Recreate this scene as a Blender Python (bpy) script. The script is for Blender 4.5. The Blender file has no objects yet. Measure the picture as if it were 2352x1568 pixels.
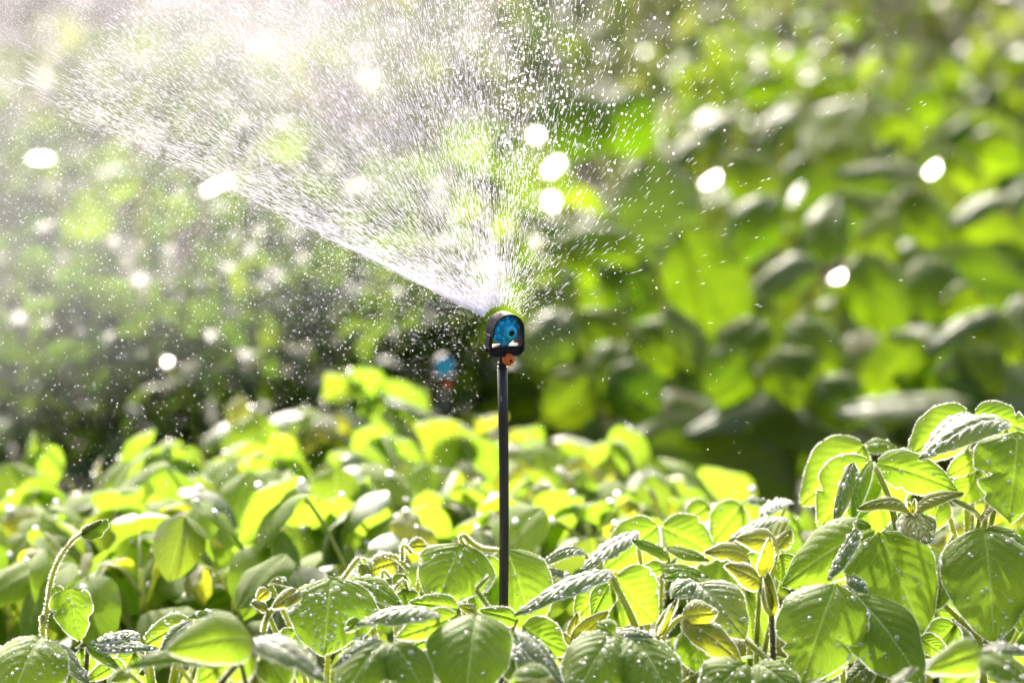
import bpy, bmesh, math, random
import numpy as np
from mathutils import Vector, Matrix

random.seed(7)
rng = np.random.default_rng(7)
R = math.radians
sc = bpy.context.scene
col = sc.collection

# ------------------------------------------------------------------ camera
CAM = np.array([0.0, 0.0, 0.90])
PITCH = R(6.0)
LENS = 135.0
FPX = 2352 * LENS / 36.0
FOCUS = 2.96
cd = bpy.data.cameras.new('camera')
cam = bpy.data.objects.new('camera', cd)
col.objects.link(cam)
cam.location = CAM
cam.rotation_euler = (R(90) - PITCH, 0, 0)
cd.lens = LENS
cd.sensor_width = 36
cd.clip_start = 0.05
cd.clip_end = 400
cd.dof.use_dof = True
cd.dof.focus_distance = FOCUS
cd.dof.aperture_fstop = 5.2
cd.dof.aperture_blades = 0
sc.camera = cam

FWD = np.array([0, math.cos(PITCH), -math.sin(PITCH)])
UPV = np.array([0, math.sin(PITCH), math.cos(PITCH)])
RGT = np.array([1.0, 0, 0])


def at(px, py, d):
    """the point seen at (px, py) of a 2352 x 1568 picture, d metres along the view axis"""
    return CAM + d * (FWD + RGT * (px - 1176) / FPX + UPV * (784 - py) / FPX)


# ------------------------------------------------------------------ light
SUN_EL, SUN_AZ = R(39), R(-14)
SUN = np.array([math.sin(SUN_AZ) * math.cos(SUN_EL), math.cos(SUN_AZ) * math.cos(SUN_EL), math.sin(SUN_EL)])
world = bpy.data.worlds.new('World')
sc.world = world
world.use_nodes = True
wn, wl = world.node_tree.nodes, world.node_tree.links
wn.clear()
sky = wn.new('ShaderNodeTexSky')
sky.sky_type = 'NISHITA'
sky.sun_disc = False
sky.sun_elevation = SUN_EL
sky.sun_rotation = SUN_AZ
sky.dust_density = 10.0
sky.air_density = 0.7
sky.ozone_density = 0.3
bg = wn.new('ShaderNodeBackground')
bg.inputs['Strength'].default_value = 0.15
wo = wn.new('ShaderNodeOutputWorld')
wl.new(sky.outputs[0], bg.inputs[0])
wl.new(bg.outputs[0], wo.inputs[0])
sd = bpy.data.lights.new('sun', 'SUN')
sd.energy = 2.1
sd.angle = R(0.53)
sd.color = (1.0, 0.965, 0.91)
sun = bpy.data.objects.new('sun', sd)
col.objects.link(sun)
sun.rotation_euler = Vector(SUN).to_track_quat('Z', 'Y').to_euler()
sun.location = (0, 4, 6)
sc.view_settings.view_transform = 'Standard'
sc.view_settings.look = 'None'
sc.view_settings.gamma = 1
sc.view_settings.exposure = 1.72
sc.cycles.max_bounces = 8
sc.cycles.transparent_max_bounces = 24
sc.cycles.transmission_bounces = 6
sc.cycles.sample_clamp_indirect = 8
sc.cycles.use_denoising = True


# ------------------------------------------------------------------ materials
def new_mat(name):
    m = bpy.data.materials.new(name)
    m.use_nodes = True
    nt = m.node_tree
    nt.nodes.clear()
    out = nt.nodes.new('ShaderNodeOutputMaterial')
    return m, nt.nodes, nt.links, out


class NT:
    def __init__(self, n, l):
        self.n, self.l = n, l

    def math(self, op, a, b=None, clamp=False):
        x = self.n.new('ShaderNodeMath')
        x.operation = op
        x.use_clamp = clamp
        for i, v in enumerate((a, b)):
            if v is None:
                continue
            if isinstance(v, (int, float)):
                x.inputs[i].default_value = v
            else:
                self.l.new(v, x.inputs[i])
        return x.outputs[0]

    def mix(self, fac, a, b):
        x = self.n.new('ShaderNodeMix')
        x.data_type = 'RGBA'
        for s, v in ((x.inputs[0], fac), (x.inputs[6], a), (x.inputs[7], b)):
            if isinstance(v, (int, float)):
                s.default_value = v
            elif isinstance(v, tuple):
                s.default_value = (*v, 1)
            else:
                self.l.new(v, s)
        return x.outputs[2]

    def noise(self, vec, scale, detail=3, rough=.5):
        x = self.n.new('ShaderNodeTexNoise')
        x.inputs['Scale'].default_value = scale
        x.inputs['Detail'].default_value = detail
        x.inputs['Roughness'].default_value = rough
        if vec is not None:
            self.l.new(vec, x.inputs['Vector'])
        return x.outputs[0]

    def ramp(self, v, lo, hi):
        x = self.n.new('ShaderNodeMapRange')
        x.inputs[1].default_value = lo
        x.inputs[2].default_value = hi
        x.clamp = True
        self.l.new(v, x.inputs[0])
        return x.outputs[0]


NVEIN, VSLOPE = 7.5, 0.34


def leaf_mat(name, base_a, base_b, trans_a, trans_b, tfac=.5, rough=.42, coat=.0, coat_rough=.2, sheen=.0, veins=True, spec=.5):
    """a leaf: a cuticle that reflects and a blade that lets light through, with veins drawn along its own uv"""
    m, n, l, out = new_mat(name)
    t = NT(n, l)
    oi = n.new('ShaderNodeObjectInfo')
    geo = n.new('ShaderNodeNewGeometry')
    tc = n.new('ShaderNodeTexCoord')
    rnd = t.math('FRACT', t.math('ADD', oi.outputs['Random'], t.math('MULTIPLY', geo.outputs['Random Per Island'], 1.0)))
    blot = t.noise(tc.outputs['Object'], 38, 4, .6)
    k = t.math('ADD', t.math('MULTIPLY', rnd, .65), t.math('MULTIPLY', t.math('SUBTRACT', blot, .5), 1.2), True)
    bc = t.mix(k, base_a, base_b)
    tcl = t.mix(k, trans_a, trans_b)
    spot = t.noise(tc.outputs['Object'], 150, 2, .5)
    bc = t.mix(t.math('MULTIPLY', t.ramp(spot, .70, .78), .7), bc, (.16, .11, .03))
    bump_h = None
    if veins:
        sep = n.new('ShaderNodeSeparateXYZ')
        l.new(tc.outputs['UV'], sep.inputs[0])
        u, v = sep.outputs[0], sep.outputs[1]
        av = t.math('ABSOLUTE', t.math('SUBTRACT', t.math('MULTIPLY', v, 2.0), 1.0))
        s = t.math('MULTIPLY', t.math('SUBTRACT', u, t.math('MULTIPLY', t.math('POWER', av, 1.25), VSLOPE)), NVEIN)
        q = t.math('ABSOLUTE', t.math('SINE', t.math('MULTIPLY', s, math.pi)))
        lat = t.math('SUBTRACT', 1.0, t.ramp(q, .0, .22))
        lat = t.math('MULTIPLY', lat, t.math('SUBTRACT', 1.0, t.math('MULTIPLY', av, .6)))
        mid = t.math('SUBTRACT', 1.0, t.ramp(av, .015, .055))
        vor = n.new('ShaderNodeTexVoronoi')
        vor.feature = 'DISTANCE_TO_EDGE'
        vor.inputs['Scale'].default_value = 22
        l.new(tc.outputs['UV'], vor.inputs['Vector'])
        net = t.math('SUBTRACT', 1.0, t.ramp(vor.outputs[0], .0, .09))
        vein = t.math('MAXIMUM', mid, t.math('MAXIMUM', t.math('MULTIPLY', lat, .8), t.math('MULTIPLY', net, .28)))
        bc = t.mix(t.math('MULTIPLY', vein, .55), bc, tuple(min(1, c * 2.4 + .03) for c in base_b))
        tcl = t.mix(t.math('MULTIPLY', vein, .35), tcl, tuple(min(1, c * 1.35 + .03) for c in trans_b))
        bump_h = t.math('ADD', t.math('MULTIPLY', vein, -1.0), t.math('MULTIPLY', t.noise(tc.outputs['Object'], 420, 2), .8))
    p = n.new('ShaderNodeBsdfPrincipled')
    l.new(bc, p.inputs['Base Color'])
    p.inputs['Roughness'].default_value = rough
    p.inputs['Specular IOR Level'].default_value = spec
    p.inputs['Coat Weight'].default_value = coat
    p.inputs['Coat Roughness'].default_value = coat_rough
    p.inputs['Sheen Weight'].default_value = sheen
    p.inputs['Sheen Roughness'].default_value = .35
    tr = n.new('ShaderNodeBsdfTranslucent')
    l.new(tcl, tr.inputs[0])
    if bump_h is not None:
        b = n.new('ShaderNodeBump')
        b.inputs['Strength'].default_value = .45
        b.inputs['Distance'].default_value = .0012
        l.new(bump_h, b.inputs['Height'])
        l.new(b.outputs[0], p.inputs['Normal'])
    mx = n.new('ShaderNodeMixShader')
    mx.inputs[0].default_value = tfac
    l.new(p.outputs[0], mx.inputs[1])
    l.new(tr.outputs[0], mx.inputs[2])
    l.new(mx.outputs[0], out.inputs[0])
    return m


def plain_mat(name, a, rough=.5, b=None, scale=60, trans=None, tfac=.3, bump=0, spec=.5, coat=0, sheen=0, stretch=None):
    m, n, l, out = new_mat(name)
    t = NT(n, l)
    tc = n.new('ShaderNodeTexCoord')
    vec = tc.outputs['Object']
    if stretch:
        mp = n.new('ShaderNodeMapping')
        mp.inputs['Scale'].default_value = stretch
        l.new(vec, mp.inputs[0])
        vec = mp.outputs[0]
    ns = t.noise(vec, scale, 4, .6)
    p = n.new('ShaderNodeBsdfPrincipled')
    if b is not None:
        l.new(t.mix(t.ramp(ns, .3, .7), a, b), p.inputs['Base Color'])
    else:
        p.inputs['Base Color'].default_value = (*a, 1)
    l.new(t.math('ADD', t.math('MULTIPLY', ns, .25), rough - .12), p.inputs['Roughness'])
    p.inputs['Specular IOR Level'].default_value = spec
    p.inputs['Coat Weight'].default_value = coat
    p.inputs['Coat Roughness'].default_value = .12
    p.inputs['Sheen Weight'].default_value = sheen
    if bump:
        bp = n.new('ShaderNodeBump')
        bp.inputs['Strength'].default_value = bump
        bp.inputs['Distance'].default_value = .002
        l.new(ns, bp.inputs['Height'])
        l.new(bp.outputs[0], p.inputs['Normal'])
    if trans is not None:
        tr = n.new('ShaderNodeBsdfTranslucent')
        tr.inputs[0].default_value = (*trans, 1)
        mx = n.new('ShaderNodeMixShader')
        mx.inputs[0].default_value = tfac
        l.new(p.outputs[0], mx.inputs[1])
        l.new(tr.outputs[0], mx.inputs[2])
        l.new(mx.outputs[0], out.inputs[0])
    else:
        l.new(p.outputs[0], out.inputs[0])
    return m


def drop_mat(name, transp, transl, gloss, diffuse, rough, colr=(1, 1, 1)):
    """a water drop: mostly clear, scattering a share of the light that enters it onwards and glinting on its skin"""
    m, n, l, out = new_mat(name)
    tot = transp + transl + gloss + diffuse
    parts = [('ShaderNodeBsdfTransparent', transp), ('ShaderNodeBsdfTranslucent', transl), ('ShaderNodeBsdfGlossy', gloss), ('ShaderNodeBsdfDiffuse', diffuse)]
    cur, acc = None, 0
    for typ, wgt in parts:
        if wgt <= 0:
            continue
        s = n.new(typ)
        s.inputs[0].default_value = (*colr, 1)
        if 'Glossy' in typ:
            s.inputs['Roughness'].default_value = rough
        acc += wgt
        if cur is None:
            cur = s.outputs[0]
        else:
            mx = n.new('ShaderNodeMixShader')
            mx.inputs[0].default_value = wgt / acc
            l.new(cur, mx.inputs[1])
            l.new(s.outputs[0], mx.inputs[2])
            cur = mx.outputs[0]
    l.new(cur, out.inputs[0])
    return m


def glass_mat(name, rough):
    m, n, l, out = new_mat(name)
    g = n.new('ShaderNodeBsdfGlass')
    g.inputs['IOR'].default_value = 1.33
    g.inputs['Roughness'].default_value = rough
    tr = n.new('ShaderNodeBsdfTransparent')
    mx = n.new('ShaderNodeMixShader')
    mx.inputs[0].default_value = .72
    l.new(tr.outputs[0], mx.inputs[1])
    l.new(g.outputs[0], mx.inputs[2])
    l.new(mx.outputs[0], out.inputs[0])
    return m


M = {}
M['bean'] = leaf_mat('bean_leaf', (.095, .160, .010), (.140, .205, .016), (.33, .58, .030), (.48, .70, .045), .40, .5, .03, .3, .0, spec=.18)
M['bean_young'] = leaf_mat('young_bean_leaf', (.085, .105, .014), (.13, .15, .022), (.38, .44, .020), (.52, .56, .035), .5, .5, .0, .3, .4)
M['bean_wet'] = leaf_mat('wet_bean_leaf', (.055, .105, .022), (.090, .145, .035), (.28, .42, .02), (.40, .52, .03), .38, .38, .5, .3, .5)
M['bean_far'] = leaf_mat('bean_leaf_soft', (.110, .180, .012), (.150, .220, .020), (.30, .52, .030), (.44, .63, .045), .40, .55, .0, .28, .0, spec=.2)
M['broad'] = leaf_mat('broad_leaf', (.045, .080, .006), (.110, .160, .012), (.14, .29, .005), (.34, .50, .010), .42, .5, .0, .3, .0, veins=False, spec=.22)
M['broad_wet'] = leaf_mat('broad_wet_leaf', (.085, .125, .028), (.120, .160, .040), (.15, .26, .012), (.26, .36, .02), .36, .48, .1, .4, .0, veins=False, spec=.4)
M['glint'] = leaf_mat('dripping_leaf', (.05, .09, .04), (.07, .11, .05), (.10, .2, .02), (.16, .26, .03), .2, .3, 1.0, .20, .0, veins=False)
M['glint_soft'] = leaf_mat('damp_leaf', (.05, .09, .03), (.07, .11, .04), (.10, .2, .02), (.16, .26, .03), .25, .5, .18, .42, .0, veins=False)
M['bush'] = leaf_mat('bush_leaf', (.046, .072, .026), (.085, .112, .044), (.08, .16, .016), (.19, .29, .022), .42, .5, .0, .3, .0, veins=False, spec=.3)
M['bush_bright'] = leaf_mat('bright_bush_leaf', (.05, .11, .010), (.09, .15, .016), (.17, .30, .010), (.34, .46, .020), .45, .42, .2, .3, .0, veins=False)
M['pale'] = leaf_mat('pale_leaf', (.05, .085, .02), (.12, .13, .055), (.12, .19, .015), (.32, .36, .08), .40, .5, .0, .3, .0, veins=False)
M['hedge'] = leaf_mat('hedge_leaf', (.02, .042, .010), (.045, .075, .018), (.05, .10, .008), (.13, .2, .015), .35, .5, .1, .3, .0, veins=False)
M['hair'] = plain_mat('plant_hair', (.85, .86, .78), .4, trans=(.97, .97, .92), tfac=.72)
M['stem'] = plain_mat('green_stem', (.19, .25, .045), .5, (.24, .28, .06), 90, trans=(.55, .62, .08), tfac=.45, sheen=.2)
M['stem_brown'] = plain_mat('brownish_stem', (.11, .10, .04), .5, (.15, .13, .06), 90, trans=(.3, .3, .06), tfac=.15)
M['straw'] = plain_mat('straw_stem', (.30, .25, .15), .55, (.42, .36, .24), 60, trans=(.4, .36, .2), tfac=.2)
M['soil'] = plain_mat('soil', (.028, .022, .026), .9, (.062, .050, .058), 9, bump=1.0, spec=.08)
M['black'] = plain_mat('black_plastic', (.020, .019, .020), .55, (.032, .030, .030), 120, spec=.25)
M['tube'] = plain_mat('riser_plastic', (.007, .0065, .006), .42, (.052, .046, .040), 70, bump=.5, stretch=(6, 6, .12))
M['blue'] = plain_mat('blue_plastic', (.04, .64, .88), .45, (.045, .66, .90), 100, trans=(.06, .74, .95), tfac=.16, coat=.1)
M['blue_shaded'] = plain_mat('shade_toned_blue_plastic', (.03, .50, .78), .45, (.035, .54, .80), 100, trans=(.06, .72, .95), tfac=.30)  # same plastic as the hub, with the wheel's shade put into the colour
M['orange'] = plain_mat('orange_plastic', (.95, .20, .02), .42, (.97, .23, .03), 100, trans=(.97, .28, .03), tfac=.22, coat=.2)
M['bore_shade'] = plain_mat('painted_bore_shade', (.03, .008, .005), .7)
M['drop'] = drop_mat('water_bead', .70, .05, .25, .0, .13, (.97, .975, .98))
M['bead'] = drop_mat('hanging_bead', .25, .1, .65, .0, .22, (.98, .98, .98))
M['spray'] = drop_mat('spray_drop', .38, .34, .12, .16, .3, (.92, .92, .965))
M['mist'] = drop_mat('mist_drop', .44, .36, .05, .15, .3, (.91, .905, .965))


# ------------------------------------------------------------------ mesh helpers
def mesh_np(name, V, faces, mats, uv=None, mi=None, smooth=True):
    """faces: list of (k, ndarray (n,k))"""
    me = bpy.data.meshes.new(name)
    V = np.asarray(V, dtype=np.float32)
    me.vertices.add(len(V))
    me.vertices.foreach_set('co', V.ravel())
    loops = np.concatenate([f.ravel() for f in faces]).astype(np.int32)
    sizes = np.concatenate([np.full(len(f), f.shape[1], np.int32) for f in faces])
    starts = np.concatenate([[0], np.cumsum(sizes)[:-1]]).astype(np.int32)
    me.loops.add(len(loops))
    me.loops.foreach_set('vertex_index', loops)
    me.polygons.add(len(sizes))
    me.polygons.foreach_set('loop_start', starts)
    if mi is not None:
        me.polygons.foreach_set('material_index', np.asarray(mi, np.int32))
    me.polygons.foreach_set('use_smooth', np.full(len(sizes), smooth))
    if uv is not None:
        ul = me.uv_layers.new(name='UVMap')
        ul.data.foreach_set('uv', np.asarray(uv, np.float32)[loops].ravel())
    for m in mats:
        me.materials.append(m)
    me.update(calc_edges=True)
    return me


def link(name, me, parent=None, loc=None, kind=None):
    o = bpy.data.objects.new(name, me)
    col.objects.link(o)
    if loc is not None:
        o.location = loc
    if parent is not None:
        o.parent = parent
    if kind:
        o['kind'] = kind
    return o


def tag(o, label, cat=None, group=None, kind=None):
    o['label'] = label
    if cat:
        o['category'] = cat
    if group:
        o['group'] = group
    if kind:
        o['kind'] = kind
    return o


def thing(name, loc, label, cat, group=None):
    o = bpy.data.objects.new(name, None)
    o.empty_display_size = .05
    col.objects.link(o)
    o.location = loc
    return tag(o, label, cat, group)


def unit(v):
    v = np.asarray(v, float)
    return v / (np.linalg.norm(v) + 1e-12)


def frame(e, hint):
    e = unit(e)
    n = np.asarray(hint, float)
    n = n - n.dot(e) * e
    if np.linalg.norm(n) < 1e-4:
        n = np.array([0.1, 0.3, 1.0])
        n = n - n.dot(e) * e
    n = unit(n)
    return e, n, np.cross(e, n)


def prof(u, p=.62, q=.82):
    k = p / (p + q)
    return (u ** p) * ((1 - u) ** q) / ((k ** p) * ((1 - k) ** q))


def blade(L, W, bulge=.12, dome=.7, wave=.03, quilt=.0005, nu=36, nv=18, seed=0, p=.5, q=.86, twist=0., curl=0., hairs=0, hairlen=.0018, bend=0., bite=0):
    """leaf blade along +Y with its upper side +Z; returns verts, quads, hair tris, uv and a sampler"""
    r = np.random.default_rng(seed)
    u = np.linspace(0, 1, nu + 1)
    v = np.linspace(-1, 1, nv + 1)
    U, Vv = np.meshgrid(u, v, indexing='ij')
    uu = .004 + U * .992
    w = .5 * W * prof(uu, p, q)
    ph = r.uniform(0, 6.28, 6)
    w = w * (1 + .03 * np.sin(9 * uu + ph[0] + np.sign(Vv)) + .018 * np.sin(23 * uu + ph[1] + 2 * np.sign(Vv)))
    w = w * (1 + np.sign(Vv) * .06 * math.sin(ph[2]))
    if bite:
        for _ in range(bite):
            uc, sd_, dp = r.uniform(.35, .85), r.choice([-1, 1]), r.uniform(.15, .35)
            w = np.where(np.sign(Vv) == sd_, w * (1 - dp * np.exp(-((uu - uc) / .035) ** 2)), w)
    A = np.maximum(dome * (0.75 + .5 * uu), 1e-3)
    ang = Vv * A
    X = w * np.sin(ang) / A
    Z = -w * (1 - np.cos(ang)) / A
    av = np.abs(Vv)
    s = (uu - VSLOPE * av ** 1.25) * NVEIN
    qv = np.abs(np.sin(np.pi * s)) ** .7
    Z = Z + quilt * (qv * np.minimum(1, av * 5) * (1 - av ** 4) * 1.6) - quilt * 1.1 * np.exp(-(av / .07) ** 2)
    Z = Z + wave * W * av ** 2 * (np.sin(uu * 8 + ph[3] + 1.5 * np.sign(Vv)) + .6 * np.sin(uu * 17 + ph[4] - np.sign(Vv)))
    Z = Z + curl * W * av ** 3 * uu
    X = X + bend * L * uu ** 2
    if twist:
        tt = twist * uu
        X, Z = X * np.cos(tt) - Z * np.sin(tt), X * np.sin(tt) + Z * np.cos(tt)
    Y = L * uu
    Z = Z + bulge * L * np.sin(np.pi * uu ** .8)
    P = np.stack([X, Y, Z], -1)
    nvp = nv + 1
    idx = np.arange((nu + 1) * nvp).reshape(nu + 1, nvp)
    quads = np.stack([idx[:-1, :-1], idx[1:, :-1], idx[1:, 1:], idx[:-1, 1:]], -1).reshape(-1, 4)
    quads = quads[:, ::-1]
    uv = np.stack([uu, Vv * .5 + .5], -1).reshape(-1, 2)
    hv, hf = np.zeros((0, 3)), np.zeros((0, 3), int)
    if hairs:
        lines = [(P[:, 0], 1), (P[:, -1], 1), (P[1:-3, nv // 2], .55)]
        hs = []
        for li, (ln, dens) in enumerate(lines):
            seg = np.linalg.norm(np.diff(ln, axis=0), axis=1)
            cum = np.concatenate([[0], np.cumsum(seg)])
            k = int(cum[-1] * hairs * 2.6 * dens)
            tpos = np.sort(r.uniform(0, cum[-1], k))
            pos = np.stack([np.interp(tpos, cum, ln[:, j]) for j in range(3)], -1)
            ii = np.clip(np.searchsorted(cum, tpos) - 1, 0, len(seg) - 1)
            tan = np.diff(ln, axis=0)[ii] / (seg[ii][:, None] + 1e-9)
            if li < 2:
                inner = P[:, 2] if li == 0 else P[:, -3]
                outd = (ln - inner)[ii]
                outd = outd / (np.linalg.norm(outd, axis=1)[:, None] + 1e-9)
            else:
                outd = np.tile([0, 0, 1.0], (k, 1))
            d = outd + r.normal(0, .45, (k, 3)) + tan * .3
            d = d / (np.linalg.norm(d, axis=1)[:, None] + 1e-9)
            hl = hairlen * r.uniform(.5, 1.3, k)[:, None]
            hw = .00016
            a, b, c = pos - tan * hw, pos + tan * hw, pos + d * hl
            hs.append(np.stack([a, b, c], 1).reshape(-1, 3))
        hv = np.concatenate(hs)
        hf = np.arange(len(hv)).reshape(-1, 3)
    return P, quads, uv, hv, hf


def to_world(P, e, n, s):
    return P[..., 0:1] * s + P[..., 1:2] * e + P[..., 2:3] * n


def rot_matrix(loc, e, n, s, scale=1.0):
    m = Matrix.Identity(4)
    for i in range(3):
        m[i][0], m[i][1], m[i][2], m[i][3] = s[i] * scale, e[i] * scale, n[i] * scale, loc[i]
    return m


def tube(pts, rad, sides=7, hairs=0, hairlen=.0014, seed=0, cap=True, sm=3):
    """a round tube through pts with a radius each; returns verts, faces list, number of tube faces"""
    r = np.random.default_rng(seed)
    pts = np.asarray(pts, float)
    rad = np.broadcast_to(np.asarray(rad, float), (len(pts),)).copy()
    if sm > 1 and len(pts) > 2:       # Catmull-Rom
        q = np.vstack([2 * pts[0] - pts[1], pts, 2 * pts[-1] - pts[-2]])
        new, nr = [], []
        for i in range(len(pts) - 1):
            p0, p1, p2, p3 = q[i:i + 4]
            for t in np.arange(sm) / sm:
                new.append(.5 * (2 * p1 + (p2 - p0) * t + (2 * p0 - 5 * p1 + 4 * p2 - p3) * t ** 2 + (3 * p1 - p0 - 3 * p2 + p3) * t ** 3))
                nr.append(rad[i] * (1 - t) + rad[i + 1] * t)
        new.append(pts[-1])
        nr.append(rad[-1])
        pts, rad = np.array(new), np.array(nr)
    T = np.gradient(pts, axis=0)
    T /= np.linalg.norm(T, axis=1)[:, None] + 1e-12
    a = np.array([0.3, 1, .2]) if abs(T[0][1]) < .9 else np.array([1.0, 0, .2])
    rings = []
    ang = np.arange(sides) / sides * 2 * np.pi
    for i, t in enumerate(T):
        a = unit(a - a.dot(t) * t)
        b = np.cross(t, a)
        rings.append(pts[i] + rad[i] * (np.cos(ang)[:, None] * a + np.sin(ang)[:, None] * b))
    V = np.concatenate(rings)
    n = len(pts)
    i0 = np.arange(n - 1)[:, None] * sides + np.arange(sides)[None]
    i1 = np.arange(n - 1)[:, None] * sides + (np.arange(sides)[None] + 1) % sides
    quads = np.stack([i0, i1, i1 + sides, i0 + sides], -1).reshape(-1, 4)
    faces = [quads]
    if cap:
        faces += [np.arange(sides)[None, ::-1], ((n - 1) * sides + np.arange(sides))[None]]
    nf = sum(len(f) for f in faces)
    if hairs:
        seg = np.linalg.norm(np.diff(pts, axis=0), axis=1)
        cum = np.concatenate([[0], np.cumsum(seg)])
        k = int(cum[-1] * hairs * 2.2)
        tp = r.uniform(0, cum[-1], k)
        ii = np.clip(np.searchsorted(cum, tp) - 1, 0, len(seg) - 1)
        f = (tp - cum[ii]) / (seg[ii] + 1e-9)
        c = pts[ii] * (1 - f)[:, None] + pts[ii + 1] * f[:, None]
        d = r.normal(0, 1, (k, 3))
        d -= (d * T[ii]).sum(1)[:, None] * T[ii]
        d /= np.linalg.norm(d, axis=1)[:, None] + 1e-9
        base = c + d * rad[ii][:, None] * .95
        tipp = base + (d + T[ii] * r.normal(0, .35, (k, 1))) * (hairlen * r.uniform(.5, 1.3, k))[:, None]
        hw = .00017
        tri = np.stack([base - T[ii] * hw, base + T[ii] * hw, tipp], 1).reshape(-1, 3)
        hf = np.arange(len(tri)).reshape(-1, 3) + len(V)
        V = np.concatenate([V, tri])
        faces.append(hf)
    return V, faces, nf


def tube_obj(name, pts, rad, mat, parent=None, origin=None, sides=7, hairs=0, seed=0, sm=3, hairlen=.0014):
    pts = np.asarray(pts, float)
    o = pts[0] if origin is None else np.asarray(origin, float)
    V, F, nf = tube(pts - o, rad, sides, hairs, hairlen, seed, True, sm)
    tot = sum(len(f) for f in F)
    mi = np.zeros(tot, int)
    mi[nf:] = 1
    me = mesh_np(name, V, F, [mat, M['hair']] if hairs else [mat], mi=mi)
    ob = link(name, me, parent)
    ob.location = o - (np.array(parent.location) if parent is not None else 0)
    return ob


# small unit ball for beads
def _ball(nr=4, ns=7):
    V = [(0, 0, 1)]
    for i in range(1, nr):
        a = math.pi * i / nr
        for j in range(ns):
            b = 2 * math.pi * j / ns
            V.append((math.sin(a) * math.cos(b), math.sin(a) * math.sin(b), math.cos(a)))
    V.append((0, 0, -1))
    F = []
    for j in range(ns):
        F.append((0, 1 + j, 1 + (j + 1) % ns))
    for i in range(nr - 2):
        for j in range(ns):
            a, b = 1 + i * ns + j, 1 + i * ns + (j + 1) % ns
            F += [(a, a + ns, b + ns), (a, b + ns, b)]
    for j in range(ns):
        F.append((len(V) - 1, 1 + (nr - 2) * ns + (j + 1) % ns, 1 + (nr - 2) * ns + j))
    return np.array(V), np.array(F)


BALL = _ball()
BALL_S = _ball(3, 5)


def balls(C, rad, N=None, flat=1.0, ball=BALL):
    """many beads: centres, radii, optional normals along which they are flattened"""
    bv, bf = ball
    n = len(C)
    if N is None:
        P = C[:, None, :] + bv[None] * rad[:, None, None]
    else:
        a = np.cross(N, np.array([.31, .77, .55]))
        a /= np.linalg.norm(a, axis=1)[:, None] + 1e-9
        b = np.cross(N, a)
        P = C[:, None, :] + rad[:, None, None] * (bv[None, :, 0:1] * a[:, None] + bv[None, :, 1:2] * b[:, None] + flat * bv[None, :, 2:3] * N[:, None])
    F = (bf[None] + (np.arange(n) * len(bv))[:, None, None]).reshape(-1, 3)
    return P.reshape(-1, 3), F


def bead_mesh(P, n, seed, rmin=.00035, rmax=.0019, edge=0):
    """beads of water standing on the upper side of a blade grid P"""
    r = np.random.default_rng(seed + 991)
    nu, nv = P.shape[0] - 1, P.shape[1] - 1
    u = r.uniform(.04, .95, n) * nu
    v = (r.uniform(.03, .97, n)) * nv
    if edge:
        ue, ve = r.uniform(.03, .97, edge) * nu, np.where(r.random(edge) < .5, .15, nv - .15)
        u, v = np.concatenate([u, ue]), np.concatenate([v, ve])
    i, j = u.astype(int), v.astype(int)
    fu, fv = (u - i)[:, None], (v - j)[:, None]
    a, b, c, d = P[i, j], P[i + 1, j], P[i, j + 1], P[i + 1, j + 1]
    C = a * (1 - fu) * (1 - fv) + b * fu * (1 - fv) + c * (1 - fu) * fv + d * fu * fv
    N = np.cross(b - a, c - a)
    N /= np.linalg.norm(N, axis=1)[:, None] + 1e-12
    N *= np.sign(N[:, 2:3] + 1e-9)
    rad = rmin + (rmax - rmin) * r.random(len(C)) ** 5
    V, F = balls(C + N * rad[:, None] * .12, rad, N, .62)
    return mesh_np('water_beads', V, [F], [M['drop']])


def scatter_leaves(C, E, N, L, W, curve=.25):
    """many small curved leaves, 2 x 3 quads each, as one soup"""
    n = len(C)
    E = E / (np.linalg.norm(E, axis=1)[:, None] + 1e-9)
    N = N - (N * E).sum(1)[:, None] * E
    N /= np.linalg.norm(N, axis=1)[:, None] + 1e-9
    S = np.cross(E, N)
    us = np.array([0, .3, .68, 1.0])
    ws = np.array([.12, .92, .8, .05])
    P = []
    for uu, ww in zip(us, ws):
        for vv in (-1, 0, 1):
            x = vv * ww * .5
            z = -curve * (2 * uu - .8) ** 2 + .25 * abs(vv) * ww * .5
            P.append(C + E * (uu * L)[:, None] + S * (x * W)[:, None] + N * (z * L)[:, None])
    P = np.stack(P, 1)
    q = []
    for i in range(3):
        for j in range(2):
            a = i * 3 + j
            q.append((a, a + 1, a + 4, a + 3))
    q = np.array(q)
    F = (q[None] + (np.arange(n) * 12)[:, None, None]).reshape(-1, 4)
    return P.reshape(-1, 3), F


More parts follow.
